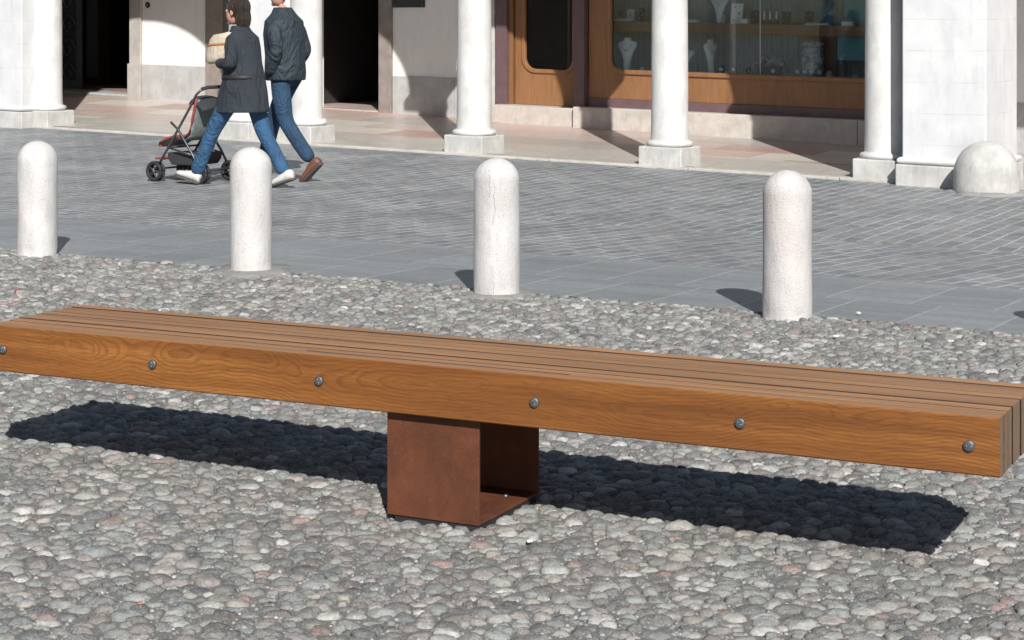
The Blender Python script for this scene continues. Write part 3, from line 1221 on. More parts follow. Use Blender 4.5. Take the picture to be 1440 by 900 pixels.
# ---- fittings on the wall
q = W(S(208, NW), NW, H(208, 7, NW))
bell = thing('door_bell', 'small round dark doorbell plate high on the white plaster panel', 'doorbell', tuple(q), R(-30))
mb = MB()
mb.loft([[(0.042*k_*math.cos(a), -d, 0.042*k_*math.sin(a)) for a in [2*math.pi*t/24 for t in range(24)]] for k_, d in ((1, 0), (1, 0.012), (0.85, 0.018), (0.2, 0.018))])
obj('plate', mb, M_iron, bell)
mb = MB()
mb.loft([[(0.014*k_*math.cos(a), -d, 0.014*k_*math.sin(a)) for a in [2*math.pi*t/16 for t in range(16)]] for k_, d in ((1, 0.0185), (1, 0.024), (0.4, 0.027))])
obj('button', mb, M_steel, bell)
sL, sR_ = S(553.5, NW), S(598, NW)
hb = H(575, 10.5, NW)
q = W((sL + sR_)/2, NW, hb)
sgn = thing('wall_plaque', 'dark slate plaque fixed to the shaded plaster beside the doorway', 'plaque', tuple(q), R(-30))
wv = (sR_ - sL)/2
mb = MB()
mb.box((-wv, -0.022, 0), (wv, -0.001, 0.42))
obj('board', mb, plain('slate', (0.035, 0.04, 0.042), 0.5), sgn, bevel=0.004)
for a in (-1, 1):
    for z in (0.03, 0.39):
        mb = MB()
        mb.loft([[(a*(wv - 0.03) + 0.008*math.cos(t), -d, z + 0.008*math.sin(t)) for t in [2*math.pi*k_/10 for k_ in range(10)]] for d in (0.0225, 0.028)])
        obj('screw', mb, M_steel, sgn)

# ------------------------------------------------------------------ shop front
def mat_shopwood():
    m, nt, b = new_mat('shop_oak')
    g = N(nt)
    p = g.objco()
    v = g.mapping(p, scale=(1, 1, 0.12))
    f = g.noise(v, 16, 6, 0.6, 1.2)
    f2 = g.noise(g.mapping(p, scale=(1, 1, 0.2)), 2.5, 3)
    c = g.ramp(f, [(0.3, (0.235, 0.110, 0.045)), (0.7, (0.315, 0.156, 0.070))])
    c = g.mix(1.0, c, g.ramp(f2, [(0.3, 0.85), (0.7, 1.12)]), 'MULTIPLY')
    g.put(b.inputs['Base Color'], c)
    b.inputs['Roughness'].default_value = 0.42
    return m


M_oak = mat_shopwood()
M_porph = stone('porphyry', (0.155, 0.095, 0.10), (0.12, 0.075, 0.08), 0.2, 3.0, 0.1, 0.4)
M_step = stone('step_marble', (0.58, 0.53, 0.475), (0.42, 0.385, 0.35), 0.3, 2.5, 0.35, 0.6)


def glass_mat(name, tint):
    m, nt, b = new_mat(name)
    g = N(nt)
    nt.nodes.remove(b)
    tr = g.node('ShaderNodeBsdfTransparent')
    tr.inputs[0].default_value = (*tint, 1)
    gl = g.node('ShaderNodeBsdfGlossy')
    gl.inputs['Roughness'].default_value = 0.02
    fr = g.node('ShaderNodeFresnel')
    fr.inputs[0].default_value = 1.5
    mx = g.node('ShaderNodeMixShader')
    wv_ = g.bump(g.noise(g.objco(), 1.2, 2), 0.02, 0.02)
    g.put(gl.inputs['Normal'], wv_)
    g.put(mx.inputs[0], g.math('MULTIPLY', fr.outputs[0], 1.35, True))
    nt.links.new(tr.outputs[0], mx.inputs[1])
    nt.links.new(gl.outputs[0], mx.inputs[2])
    nt.links.new(mx.outputs[0], nt.nodes['Material Output'].inputs[0])
    return m


M_glass = glass_mat('window_glass', (0.93, 0.97, 0.97))

# steps
nS = 3.06
mb = MB()
sd0, sd1 = S(690, nS), S(805, nS)
mb.box((sd0, nS, -0.05), (sd1 - 0.003, NW + 0.6, H(750, 150, nS)), L)
st = obj('shop_step', mb, M_step, bld, bevel=0.01)
mb = MB()
nS2 = 3.00
mb.box((S(805, nS2), nS2, -0.05), (S(1205, nS2), NW + 0.10, H(1000, 159.5, nS2)), L)
mb.box((S(1205, nS2) + 0.004, nS2, -0.05), (SH[1], NW + 0.10, H(1000, 159.5, nS2)), L)
obj('shop_step', mb, M_step, bld, bevel=0.01)
hs_door = H(750, 150, nS)
hs_win = H(1000, 159.5, nS2)
# jambs and post
mb = MB()
mb.box((S(697, 3.29), 3.29, hs_door - 0.1), (S(712, 3.29), NW + 0.45, 2.75), L)
obj('stone_jamb', mb, M_porph, bld, bevel=0.004)
mb = MB()
n_p = 3.14
mb.box((S(806, n_p), n_p, hs_win - 0.02), (S(821, n_p), NW + 0.3, 2.75), L)
obj('stone_post', mb, M_porph, bld, bevel=0.004)


def round_rect(s0, s1, h0_, h1_, r, n=8):
    out = []
    for cx_, cz_, a0 in ((s1 - r, h0_ + r, -90), (s1 - r, h1_ - r, 0), (s0 + r, h1_ - r, 90), (s0 + r, h0_ + r, 180)):
        for i in range(n + 1):
            a = R(a0 + 90*i/n)
            out.append((cx_ + r*math.cos(a), cz_ + r*math.sin(a)))
    return out


# door
nd = NW + 0.06
ds0, ds1 = S(724.5, nd), S(812, nd)
gs0, gs1 = S(739.5, nd), S(805.5, nd)
gh0 = H(770, 97.5, nd)
mb = MB()
rr_ = round_rect(gs0, gs1, gh0, 2.45, 0.14)
mb.prism([(ds0, hs_door + 0.004), (ds1, hs_door + 0.004), (ds1, 2.6), (ds0, 2.6)], [rr_], nd, nd + 0.05, L)
door = obj('shop_door', mb, M_oak, bld, bevel=0.003)
mb = MB()
out_r = round_rect(gs0 - 0.05, gs1 + 0.05, gh0 - 0.05, 2.50, 0.19)
mb.prism(out_r, [round_rect(gs0 - 0.002, gs1 + 0.002, gh0 - 0.002, 2.452, 0.141)], nd - 0.022, nd - 0.0005, L)
obj('door_moulding', mb, M_oak, door, bevel=0.006)
mb = MB()
mb.prism(round_rect(gs0 - 0.01, gs1 + 0.01, gh0 - 0.01, 2.46, 0.15), [], nd + 0.02, nd + 0.028, L)
obj('pane', mb, glass_mat('door_glass', (0.35, 0.40, 0.40)), door)
# oak frame strip left of the door
mb = MB()
mb.box((S(712.5, 3.36), 3.36, hs_door + 0.002), (S(720.5, 3.36), NW + 0.3, 2.7), L)
obj('door_frame', mb, M_oak, bld, bevel=0.003)
mb = MB()
mb.box((SH[0], nd + 0.1, 2.6), (SH[1], nd + 0.15, 2.8), L)
mb.box((SH[0] + 0.1, nd - 0.03, 2.602), (ds1, nd + 0.06, 2.75), L)
obj('fascia', mb, M_oak, bld)
# dark space behind the door
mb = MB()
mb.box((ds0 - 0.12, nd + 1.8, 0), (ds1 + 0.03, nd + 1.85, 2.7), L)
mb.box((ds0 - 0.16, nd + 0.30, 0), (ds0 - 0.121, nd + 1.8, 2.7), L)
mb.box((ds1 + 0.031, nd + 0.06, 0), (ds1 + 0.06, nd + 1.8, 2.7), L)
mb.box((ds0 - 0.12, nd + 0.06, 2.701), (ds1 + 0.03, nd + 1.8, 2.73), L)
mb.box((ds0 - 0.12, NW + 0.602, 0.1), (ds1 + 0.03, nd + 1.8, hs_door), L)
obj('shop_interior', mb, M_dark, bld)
# a pale shelf edge glimpsed behind the door glass
nI = nd + 0.9
mb = MB()
mb.box((S(738, nI), nI, H(750, 84, nI)), (S(744, nI), nI + 0.4, 2.0), L)
obj('display_panel', mb, plain('pale_teal_panel', (0.25, 0.38, 0.38), 0.5), bld)
mb = MB()
mb.box((S(736, nI), nI + 0.02, H(750, 19, nI)), (S(752, nI), nI + 0.4, H(750, 16, nI)), L)
obj('inner_shelf', mb, plain('pale_teal', (0.25, 0.38, 0.38), 0.5), bld)

# window
nw = 3.24
ws0, ws1 = S(828, nw), SH[1]
wg0, wg1 = S(859.5, nw), SH[1] - 0.25
wh0 = H(1000, 102.5, nw)
hp0 = H(1000, 145, nw)
mb = MB()
mb.prism([(ws0, hp0 + 0.001), (ws1, hp0 + 0.001), (ws1, 2.72), (ws0, 2.72)], [round_rect(wg0, wg1, wh0, 2.5, 0.13)], nw, nw + 0.06, L)
win = obj('shop_window', mb, M_oak, bld, bevel=0.003)
mb = MB()
mb.prism(round_rect(wg0 - 0.05, wg1 + 0.05, wh0 - 0.055, 2.55, 0.17), [round_rect(wg0 - 0.002, wg1 + 0.002, wh0 - 0.002, 2.502, 0.131)], nw - 0.025, nw - 0.0005, L)
obj('window_moulding', mb, M_oak, win, bevel=0.008)
mb = MB()
mb.box((ws0, nw - 0.02, hs_win + 0.001), (ws1, nw + 0.06, hp0), L)
obj('plinth_strip', mb, M_porph, win, bevel=0.003)
sj = S(1068, nw)
for a, b_ in ((wg0 - 0.01, sj - 0.004), (sj + 0.004, wg1 + 0.01)):
    mb = MB()
    if a < 0:
        lp = round_rect(a, b_, wh0 - 0.01, 2.51, 0.13)
        # square off the side that meets the joint
        lp = [(b_, wh0 - 0.01) if (u > b_ - 0.131 and w_ < 1) else ((b_, 2.51) if u > b_ - 0.131 else (u, w_)) for u, w_ in lp]
        seen, l2 = set(), []
        for t in lp:
            k_ = (round(t[0], 4), round(t[1], 4))
            if k_ not in seen:
                seen.add(k_)
                l2.append(t)
        lp = l2
    else:
        lp = [(a, wh0 - 0.01), (b_, wh0 - 0.01), (b_, 2.51), (a, 2.51)]
    mb.prism(lp, [], nw + 0.025, nw + 0.033, L)
    obj('pane', mb, M_glass, win)
mb = MB()
mb.box((sj - 0.0035, nw + 0.02, wh0), (sj + 0.0035, nw + 0.036, 2.5), L)
obj('glass_joint', mb, plain('silicone', (0.55, 0.58, 0.58), 0.4), win)
# side reveal, display box
nb_ = nw + 0.85
M_curtain = None
m, nt_, b_p = new_mat('pleated_curtain')
g = N(nt_)
cc = g.noise(g.objco(), 5, 3)
g.put(b_p.inputs['Base Color'], g.ramp(cc, [(0.3, (0.34, 0.36, 0.36)), (0.7, (0.44, 0.46, 0.46))]))
b_p.inputs['Roughness'].default_value = 0.8
M_curtain = m
mb = MB()
vs, fs = [], []
npl = 420
for i in range(npl + 1):
    s = ws0 + 0.02 + (ws1 - ws0 - 0.04)*i/npl
    d = nb_ + 0.018*math.sin(i*0.9) + 0.006*math.sin(i*0.37)
    vs += [L(s, d, wh0 - 0.03), L(s, d, 2.6)]
for i in range(npl):
    fs.append((2*i, 2*i + 2, 2*i + 3, 2*i + 1))
mb.add(vs, fs, True)
obj('curtain', mb, M_curtain, win)
M_teal = plain('teal_card', (0.10, 0.30, 0.34), 0.5, 0, 0.2, 6)
M_cloth = plain('pale_display_cloth', (0.70, 0.73, 0.73), 0.8)
hdisp = wh0 - 0.012
mb = MB()
mb.box((ws0 + 0.01, nw + 0.062, hdisp - 0.04), (ws1 - 0.01, nb_ + 0.05, hdisp), L)
obj('display_floor', mb, M_cloth, win)
nsh = nw + 0.28
hsh1 = H(1000, 32.5, nsh)
hsh0 = H(1000, 47, nsh)
mb = MB()
mb.box((ws0 + 0.01, nsh, hsh0), (ws1 - 0.3, nsh + 0.03, hsh1), L)
obj('shelf_front', mb, M_oak, win, bevel=0.003)
mb = MB()
mb.box((ws0 + 0.01, nsh + 0.031, hsh1 - 0.03), (ws1 - 0.3, nb_ - 0.03, hsh1), L)
obj('shelf', mb, M_cloth, win)
nps = nw + 0.55
mb = MB()
mb.box((S(1126, nps), nps, hdisp + 0.001), (S(1176, nps), nps + 0.05, hsh0), L)
obj('shelf_post', mb, M_oak, win)
mb = MB()
nt2 = nw + 0.45
mb.box((S(1177, nt2), nt2, H(1200, 85, nt2)), (S(1245, nt2), nt2 + 0.02, H(1200, 52, nt2)), L)
obj('back_card', mb, M_teal, win)
mb = MB()
mb.box((S(1188, nt2), nt2, hsh1 + 0.01), (S(1245, nt2), nt2 + 0.02, 2.4), L)
obj('back_card', mb, M_teal, win)
mb = MB()
mb.box((ws0 + 0.0, nw + 0.062, 2.55), (ws1, nb_ + 0.05, 2.6), L)
mb.box((ws0 - 0.02, nw + 0.062, wh0 - 0.05), (ws0 + 0.005, nb_ + 0.05, 2.549), L)
mb.box((ws1 - 0.01, nw + 0.062, wh0 - 0.05), (ws1 + 0.02, nb_ + 0.05, 2.549), L)
mb.box((ws0 - 0.02, nb_ + 0.06, wh0 - 0.05), (ws1 + 0.02, nb_ + 0.08, 2.549), L)
obj('window_box', mb, plain('box_lining', (0.45, 0.45, 0.44), 0.8), win)

# ------------------------------------------------------------------ goods in the window
M_white = plain('white_velvet', (0.86, 0.87, 0.87), 0.75, 0, 0.05)
M_black = plain('black_velvet', (0.02, 0.02, 0.022), 0.6)
M_gold = plain('gold', (0.75, 0.50, 0.16), 0.3, 1.0)
M_silver = plain('silver', (0.7, 0.72, 0.73), 0.3, 1.0)
M_green = plain('dark_green_card', (0.03, 0.075, 0.045), 0.5)
M_blue = plain('blue_card', (0.06, 0.20, 0.30), 0.5)
YAW = R(-30)


def at(x, n, h):
    return tuple(W(S(x, n), n, h))


def bust(px, n, hbase, hh, ww, label, yaw=0.0, mat=None):
    t = thing('necklace_stand', label, 'necklace stand', at(px, n, hbase), YAW + yaw, 'necklace stands in the shop window')
    mb = MB()
    rings = []
    for z, rx, ry, oy in ((0.0, 0.30, 0.22, 0), (0.04, 0.30, 0.22, 0), (0.3, 0.36, 0.16, 0.02), (0.55, 0.62, 0.15, 0.03), (0.72, 0.92, 0.15, 0.03), (0.80, 1.0, 0.14, 0.04),
                          (0.86, 0.84, 0.13, 0.05), (0.90, 0.42, 0.13, 0.05), (0.97, 0.34, 0.13, 0.05), (1.0, 0.30, 0.12, 0.05)):
        rings.append([(ww/2*rx*math.cos(a), ww*(ry*math.sin(a) + oy), hh*z) for a in [2*math.pi*k_/20 for k_ in range(20)]])
    mb.loft(rings)
    obj('bust', mb, mat or M_white, t)
    mb = MB()
    pts_ = [(ww*0.26*math.cos(a), -ww*0.16, hh*(0.82 + 0.20*math.sin(a))) for a in [math.pi + math.pi*k_/12 for k_ in range(13)]]
    mb.tube(pts_, 0.003, 6)
    mb.lathe([(0.002, -0.02), (0.010, -0.008), (0.008, 0.004), (0.002, 0.01)], (0, -ww*0.165, hh*0.60), 10)
    obj('necklace', mb, M_silver, t)
    return t


n_f = nw + 0.22
hd = hdisp
bust(882, n_f, hd, 0.40, 0.27, 'white necklace bust under the shelf, left of the second column from the right')
bust(962, n_f + 0.05, hd, 0.30, 0.26, 'white necklace bust half hidden behind the white column', 0.3)
bust(1000, n_f + 0.08, hd, 0.40, 0.22, 'white necklace bust turned sideways below the shelf', 1.1)
n_u = nsh + 0.16
bust(1012, n_u, hsh1, 0.36, 0.24, 'white necklace bust standing on the shelf above the sideways one')


def watch(px, n, hb_, label, dial):
    t = thing('watch', label, 'watch', at(px, n, hb_), YAW, 'watches on the display floor')
    mb = MB()
    rings = []
    for i in range(15):
        a = R(-60 + 300*i/14)
        c_, s_ = math.cos(a), math.sin(a)
        rings.append([(u, c_*(0.036 + v), 0.045 + s_*(0.042 + v)) for u, v in ((-0.013, 0), (0.013, 0), (0.013, 0.004), (-0.013, 0.004))])
    mb.loft(rings, False)
    obj('strap', mb, M_black, t)
    mb = MB()
    mb.loft([[(0.026*k_*math.cos(a), -0.037 - d, 0.055 + 0.026*k_*math.sin(a)) for a in [2*math.pi*q/20 for q in range(20)]] for k_, d in ((1, 0), (1, 0.01), (0.9, 0.014))])
    obj('case', mb, M_silver, t)
    mb = MB()
    mb.loft([[(0.022*math.cos(a), -0.037 - d, 0.055 + 0.022*math.sin(a)) for a in [2*math.pi*q/20 for q in range(20)]] for d in (0.0142, 0.0152)])
    obj('dial', mb, dial, t)


watch(1016, n_f - 0.05, hd, 'first black strapped watch right of the sideways bust', M_white)
watch(1033, n_f - 0.06, hd, 'second black watch from the sideways bust', M_white)
watch(1053, n_f - 0.05, hd, 'black watch with a black face left of the glass joint', M_black)
watch(1089, n_f - 0.04, hd, 'black watch in front of the draped grey scarf', M_white)

# vase, scarf, rings, boxes, cards
t = thing('vase', 'grey marbled jar standing beside the wooden post in the shop window', 'vase', at(1143, n_f + 0.12, hd), YAW)
m, nt_, b_p = new_mat('marbled_ceramic')
g = N(nt_)
f_ = g.noise(g.objco(), 14, 5, 0.6, 1.5)
g.put(b_p.inputs['Base Color'], g.ramp(f_, [(0.38, (0.16, 0.17, 0.20)), (0.5, (0.42, 0.42, 0.43)), (0.65, (0.58, 0.57, 0.56))]))
b_p.inputs['Roughness'].default_value = 0.25
M_marbled = m
mb = MB()
mb.lathe([(0.09, 0), (0.115, 0.01), (0.13, 0.08), (0.13, 0.22), (0.125, 0.32), (0.11, 0.35)], seg=28)
obj('body', mb, m, t)
mb = MB()
mb.lathe([(0.118, 0.351), (0.132, 0.357), (0.13, 0.385), (0.09, 0.41), (0.02, 0.42)], seg=28)
obj('lid', mb, m, t)
t = thing('scarf', 'striped grey scarf draped over a low dark block in the shop window', 'scarf', at(1082, n_f + 0.15, hd), YAW)
mb = MB()
mb.box((-0.13, -0.06, 0), (0.13, 0.1, 0.10))
obj('block', mb, M_black, t, bevel=0.006)
mb = MB()
vs, fs = [], []
for j in range(15):
    for i in range(25):
        u, v = i/24*2 - 1, j/14*2 - 1
        r_ = math.hypot(u, v*0.8)
        z = 0.23 - 0.09*r_**2 + 0.018*math.sin(9*u + 4*v) + 0.012*math.sin(13*v - 5*u)
        vs.append((0.19*u, 0.02 + 0.12*v, max(0.102, z)))
for j in range(14):
    for i in range(24):
        a = j*25 + i
        fs.append((a, a + 1, a + 26, a + 25))
mb.add(vs, fs, True)
so = obj('cloth', mb, M_marbled, t)
sm_ = so.modifiers.new('thick', 'SOLIDIFY')
sm_.thickness = 0.006
for i, px in enumerate((1120, 1131, 1141, 1153)):
    t = thing('ring_box', ['small blue ring box leftmost in the row before the jar', 'second small blue ring box before the jar',
                           'third small blue ring box before the jar', 'small blue ring box nearest the wooden post'][i], 'ring box', at(px, n_f - 0.04, hd), YAW + 0.2*i, 'ring boxes before the jar')
    mb = MB()
    mb.box((-0.024, -0.024, 0), (0.024, 0.024, 0.03))
    obj('box', mb, M_blue, t, bevel=0.004)
    mb = MB()
    mb.box((-0.024, 0.020, 0.031), (0.024, 0.028, 0.075))
    obj('lid', mb, M_white, t, bevel=0.004)
    mb = MB()
    pts_ = [(0.011*math.cos(a), 0, 0.040 + 0.011*math.sin(a)) for a in [2*math.pi*k_/14 for k_ in range(15)]]
    mb.tube(pts_, 0.0025, 6)
    obj('ring', mb, M_silver, t)


def card(px, n, hb_, w_, h_, label, mat, gems=0, lean=0.0):
    t = thing('jewellery_card', label, 'jewellery card', at(px, n, hb_), YAW + lean, 'jewellery cards in the shop window')
    mb = MB()
    vs = [(-w_/2, 0, 0), (w_/2, 0, 0), (w_/2, h_*0.22, h_), (-w_/2, h_*0.22, h_)]
    vs += [(x, y + 0.006, z) for x, y, z in vs]
    mb.add(vs, [(0, 1, 2, 3), (7, 6, 5, 4), (0, 4, 5, 1), (1, 5, 6, 2), (2, 6, 7, 3), (3, 7, 4, 0)])
    obj('card', mb, mat, t)
    if gems:
        for k_ in range(gems):
            mb = MB()
            z = h_*(k_ + 0.6)/(gems + 0.2)
            xx = (w_*0.24 if k_ % 2 else -w_*0.2) if gems > 1 else 0
            mb.lathe([(0.002, -0.016), (0.012, -0.006), (0.012, 0.006), (0.002, 0.016)], (xx, z*0.22 - 0.008, z), 10)
            obj('jewel', mb, M_gold, t)


n_c = nsh + 0.10
for px, w_, h_, mt, gm, lb in (
        (872, 0.07, 0.13, M_black, 2, 'small black jewellery card at the left end of the shelf'),
        (886, 0.10, 0.15, M_white, 1, 'white jewellery card beside the small black one on the shelf'),
        (901, 0.08, 0.17, M_black, 3, 'tall black jewellery card just left of the white column'),
        (1035, 0.15, 0.24, M_white, 3, 'tall white card with three gold jewels on the shelf'),
        (1015, 0.07, 0.10, M_white, 1, 'little white card at the foot of the shelf bust'),
        (1060, 0.10, 0.16, M_black, 2, 'black jewellery card left of the glass joint on the shelf'),
        (1105, 0.11, 0.15, M_green, 2, 'dark green jewellery card right of the glass joint'),
        (1137, 0.10, 0.16, M_black, 2, 'black jewellery card above the wooden post'),
        (1160, 0.15, 0.22, M_blue, 1, 'large blue card near the right end of the shelf')):
    card(px, n_c + 0.1, hsh1 + 0.0, w_, h_, lb, mt, gm)
for px, w_, h_, mt, lb in (
        (878, 0.24, 0.028, M_white, 'flat white tray at the left end of the shelf'),
        (974, 0.16, 0.030, M_white, 'flat white tray right of the white column on the shelf'),
        (1048, 0.09, 0.055, M_white, 'small white box on the shelf below the three jewel card'),
        (1082, 0.22, 0.050, M_green, 'long dark green box on the shelf by the glass joint'),
        (1122, 0.20, 0.025, M_green, 'flat green tray on the shelf above the jar'),
        (1150, 0.30, 0.022, M_white, 'wide white tray lined with rings on the shelf'),
        (1193, 0.14, 0.050, M_white, 'white box at the far right of the shelf')):
    t = thing('jewellery_tray', lb, 'jewellery tray', at(px, nsh + 0.085, hsh1), YAW, 'trays and boxes on the shelf')
    mb = MB()
    mb.box((-w_/2, -0.04, 0), (w_/2, 0.05, h_))
    obj('base', mb, mt, t, bevel=0.004)
    rs = random.Random(px)
    for k_ in range(max(3, int(w_/0.035))):
        x = -w_/2 + 0.02 + k_*0.034
        if x > w_/2 - 0.012:
            break
        mb = MB()
        mb.lathe([(0.003, 0), (0.010, 0.006), (0.009, 0.014), (0.003, 0.020 + 0.012*rs.random())], (x, rs.uniform(-0.02, 0.02), h_), 10)
        obj('jewel', mb, M_gold if mt is M_green else M_silver, t)
for i, (px, lb) in enumerate(((1075, 'leftmost white and gold figurine on the green box'), (1083, 'middle white and gold figurine on the green box'), (1092, 'rightmost white and gold figurine on the green box'))):
    t = thing('figurine', lb, 'figurine', at(px, nsh + 0.085, hsh1 + 0.05), YAW, 'figurines on the green box')
    mb = MB()
    mb.lathe([(0.018, 0), (0.020, 0.01), (0.010, 0.03), (0.016, 0.055), (0.007, 0.075), (0.013, 0.092), (0.004, 0.105)], seg=16)
    obj('body', mb, M_white, t)
    mb = MB()
    mb.lathe([(0.021, 0.0), (0.022, 0.006), (0.019, 0.012)], seg=16)
    obj('gold_base', mb, M_gold, t)
t = thing('price_tag', 'small bright white price tag at the foot of the left bust', 'price tag', at(902, nw + 0.10, hd), YAW)
mb = MB()
mb.add([(-0.025, 0, 0), (0.025, 0, 0), (0.025, 0.02, 0.045), (-0.025, 0.02, 0.045), (-0.025, 0.04, 0), (0.025, 0.04, 0)], [(0, 1, 2, 3), (3, 2, 5, 4), (0, 3, 4), (1, 5, 2), (0, 4, 5, 1)])
obj('tent', mb, M_white, t)

# ------------------------------------------------------------------ stone guard at the pier
c = Vector((4.155, 16.18, 0))
zg = -0.115
t = thing('guard_stone', 'squat domed stone guard at the foot of the right pier', 'guard stone', (c.x, c.y, zg))
mb = MB()
prof = [(0.285, -0.06), (0.285, 0.0), (0.287, 0.08), (0.283, 0.17)]
for i in range(1, 17):
    a = math.pi/2*i/16.4
    prof.append((0.283*math.cos(a), 0.17 + 0.285*math.sin(a)))
mb.lathe(prof, seg=56, jit=noise_fn(77, 0.013))
obj('dome', mb, M_plinth, t)
mb = MB()
seg = 40
rings = []
for q, zz in ((0.27, 0.03), (0.30, 0.025), (0.36, 0.006), (0.37, -0.03)):
    rings.append([(q*(1 + (0.10*math.sin(3*a + 1) + 0.06*math.sin(7*a))*(q > 0.29))*math.cos(a), q*(1 + (0.10*math.sin(3*a + 1) + 0.06*math.sin(7*a))*(q > 0.29))*math.sin(a), zz) for a in [2*math.pi*k_/seg for k_ in range(seg)]])
mb.loft(rings)
obj('mortar_collar', mb, M_cement, t)


# ------------------------------------------------------------------ people
def skin_shape(joints, edges, root, sub=2):
    """joints: {name: (x, y, z, r or (rx, ry))}; returns a mesh grown along the edges"""
    names = list(joints)
    me = bpy.data.meshes.new('tmp')
    me.from_pydata([joints[k_][:3] for k_ in names], [(names.index(a), names.index(b_)) for a, b_ in edges], [])
    o = bpy.data.objects.new('tmp', me)
    C.objects.link(o)
    md = o.modifiers.new('skin', 'SKIN')
    md.use_smooth_shade = True
    md.branch_smoothing = 0.4
    for i, k_ in enumerate(names):
        r_ = joints[k_][3]
        me.skin_vertices[0].data[i].radius = (r_, r_) if not isinstance(r_, tuple) else r_
        me.skin_vertices[0].data[i].use_root = (k_ == root)
    sb_ = o.modifiers.new('sub', 'SUBSURF')
    sb_.levels = sb_.render_levels = sub
    return bake(o)


def bake(o):
    dg = bpy.context.evaluated_depsgraph_get()
    dg.update()
    me = bpy.data.meshes.new_from_object(o.evaluated_get(dg))
    old = o.data
    bpy.data.objects.remove(o)
    if old.users == 0:
        bpy.data.meshes.remove(old)
    return me


def fuse(meshes, voxel, smooth=2):
    """several closed shapes -> one continuous surface"""
    bm = bmesh.new()
    for m_ in meshes:
        bm.from_mesh(m_)
    me = bpy.data.meshes.new('fused')
    bm.to_mesh(me)
    bm.free()
    o = bpy.data.objects.new('tmp', me)
    C.objects.link(o)
    md = o.modifiers.new('remesh', 'REMESH')
    md.mode = 'VOXEL'
    md.voxel_size = voxel
    md.use_smooth_shade = True
    s_ = o.modifiers.new('smooth', 'SMOOTH')
    s_.iterations = smooth
    s_.factor = 0.5
    me = bake(o)
    bm = bmesh.new()
    bm.from_mesh(me)
    seen, best = set(), []
    for v in bm.verts:
        if v in seen:
            continue
        stack, isl = [v], []
        seen.add(v)
        while stack:
            a = stack.pop()
            isl.append(a)
            for e in a.link_edges:
                q = e.other_vert(a)
                if q not in seen:
                    seen.add(q)
                    stack.append(q)
        if len(isl) > len(best):
            best = isl
    keep_ = set(best)
    bmesh.ops.delete(bm, geom=[v for v in bm.verts if v not in keep_], context='VERTS')
    bm.to_mesh(me)
    bm.free()
    return me


def ellipsoid(c, r, seg=20):
    mb = MB()
    prof = [(math.sin(math.pi*(i + 0.15)/14.3), -math.cos(math.pi*(i + 0.15)/14.3)) for i in range(15)]
    vs, fs = [], []
    mb.lathe([(max(0.02, a), b_) for a, b_ in prof], seg=seg)
    mb.v = [(c[0] + v[0]*r[0], c[1] + v[1]*r[1], c[2] + v[2]*r[2]) for v in mb.v]
    return mb.mesh('e')


M_skin = plain('skin', (0.50, 0.27, 0.19), 0.5)


def hand(wrist, d, up, side):
    """palm and five curled fingers; d = pointing direction, up = back of the hand, side = thumb side"""
    w_, d, up, side = Vector(wrist), Vector(d).normalized(), Vector(up).normalized(), Vector(side).normalized()
    j, e = {}, []
    j['w'] = (*w_, 0.024)
    pc = w_ + d*0.05
    j['p'] = (*pc, (0.020, 0.034))
    e.append(('w', 'p'))
    parts = [skin_shape(j, e, 'w', 1)]
    parts.append(ellipsoid(tuple(w_ + d*0.055), (0.036, 0.030, 0.036), 14))
    for k_, (off, ln) in enumerate(((0.028, 0.066), (0.010, 0.074), (-0.010, 0.070), (-0.027, 0.056))):
        b0 = w_ + d*0.075 + side*off
        b1 = b0 + d*ln*0.45 - up*0.006
        b2 = b1 + d*ln*0.30 - up*ln*0.25
        b3 = b2 + d*ln*0.08 - up*ln*0.30
        jj = {'a': (*b0, 0.0095), 'b': (*b1, 0.0090), 'c': (*b2, 0.0085), 'd': (*b3, 0.0075)}
        parts.append(skin_shape(jj, [('a', 'b'), ('b', 'c'), ('c', 'd')], 'a', 1))
    t0 = w_ + d*0.03 + side*0.025
    t1 = t0 + side*0.028 + d*0.02
    t2 = t1 + d*0.032 - up*0.012
    parts.append(skin_shape({'a': (*t0, 0.012), 'b': (*t1, 0.011), 'c': (*t2, 0.009)}, [('a', 'b'), ('b', 'c')], 'a', 1))
    return parts


def shoe(ankle, yaw, pitch, ln, mat, sole, parent):
    """a shoe whose toe points to local -x, pitched about the ankle"""
    mb = MB()
    rings, srings = [], []
    A = Vector(ankle)
    Rm = Matrix.Rotation(yaw, 3, 'Z') @ Matrix.Rotation(pitch, 3, 'Y')
    for t, wd_, hh in ((0.0, 0.028, 0.07), (0.06, 0.036, 0.085), (0.2, 0.040, 0.088), (0.38, 0.040, 0.082), (0.55, 0.043, 0.066), (0.75, 0.048, 0.052), (0.9, 0.040, 0.045), (1.0, 0.018, 0.034)):
        x = 0.07 - t*ln
        ring, sr = [], []
        for k_ in range(16):
            a = 2*math.pi*k_/16
            y, z = wd_*math.cos(a), -0.062 + hh/2 + hh/2*math.sin(a)
            ring.append(A + Rm @ Vector((x, y, max(z, -0.062))))
            sr.append(A + Rm @ Vector((x*1.02 - 0.001, 1.06*wd_*math.cos(a), -0.066 + 0.011*math.sin(a))))
        rings.append(ring)
        srings.append(sr)
    mb.loft(rings)
    s_ = obj('shoe', mb, mat, parent)
    mb = MB()
    mb.loft(srings)
    obj('sole', mb, sole, s_)


def ring_at(c, rx, ry, n=24, p=2.0, lean=0.0):
    out = []
    for k_ in range(n):
        a = 2*math.pi*k_/n
        x = math.copysign(abs(math.cos(a))**(2/p), math.cos(a))*rx
        y = math.copysign(abs(math.sin(a))**(2/p), math.sin(a))*ry
        out.append((c[0] + x, c[1] + y, c[2] + lean*x))
    return out


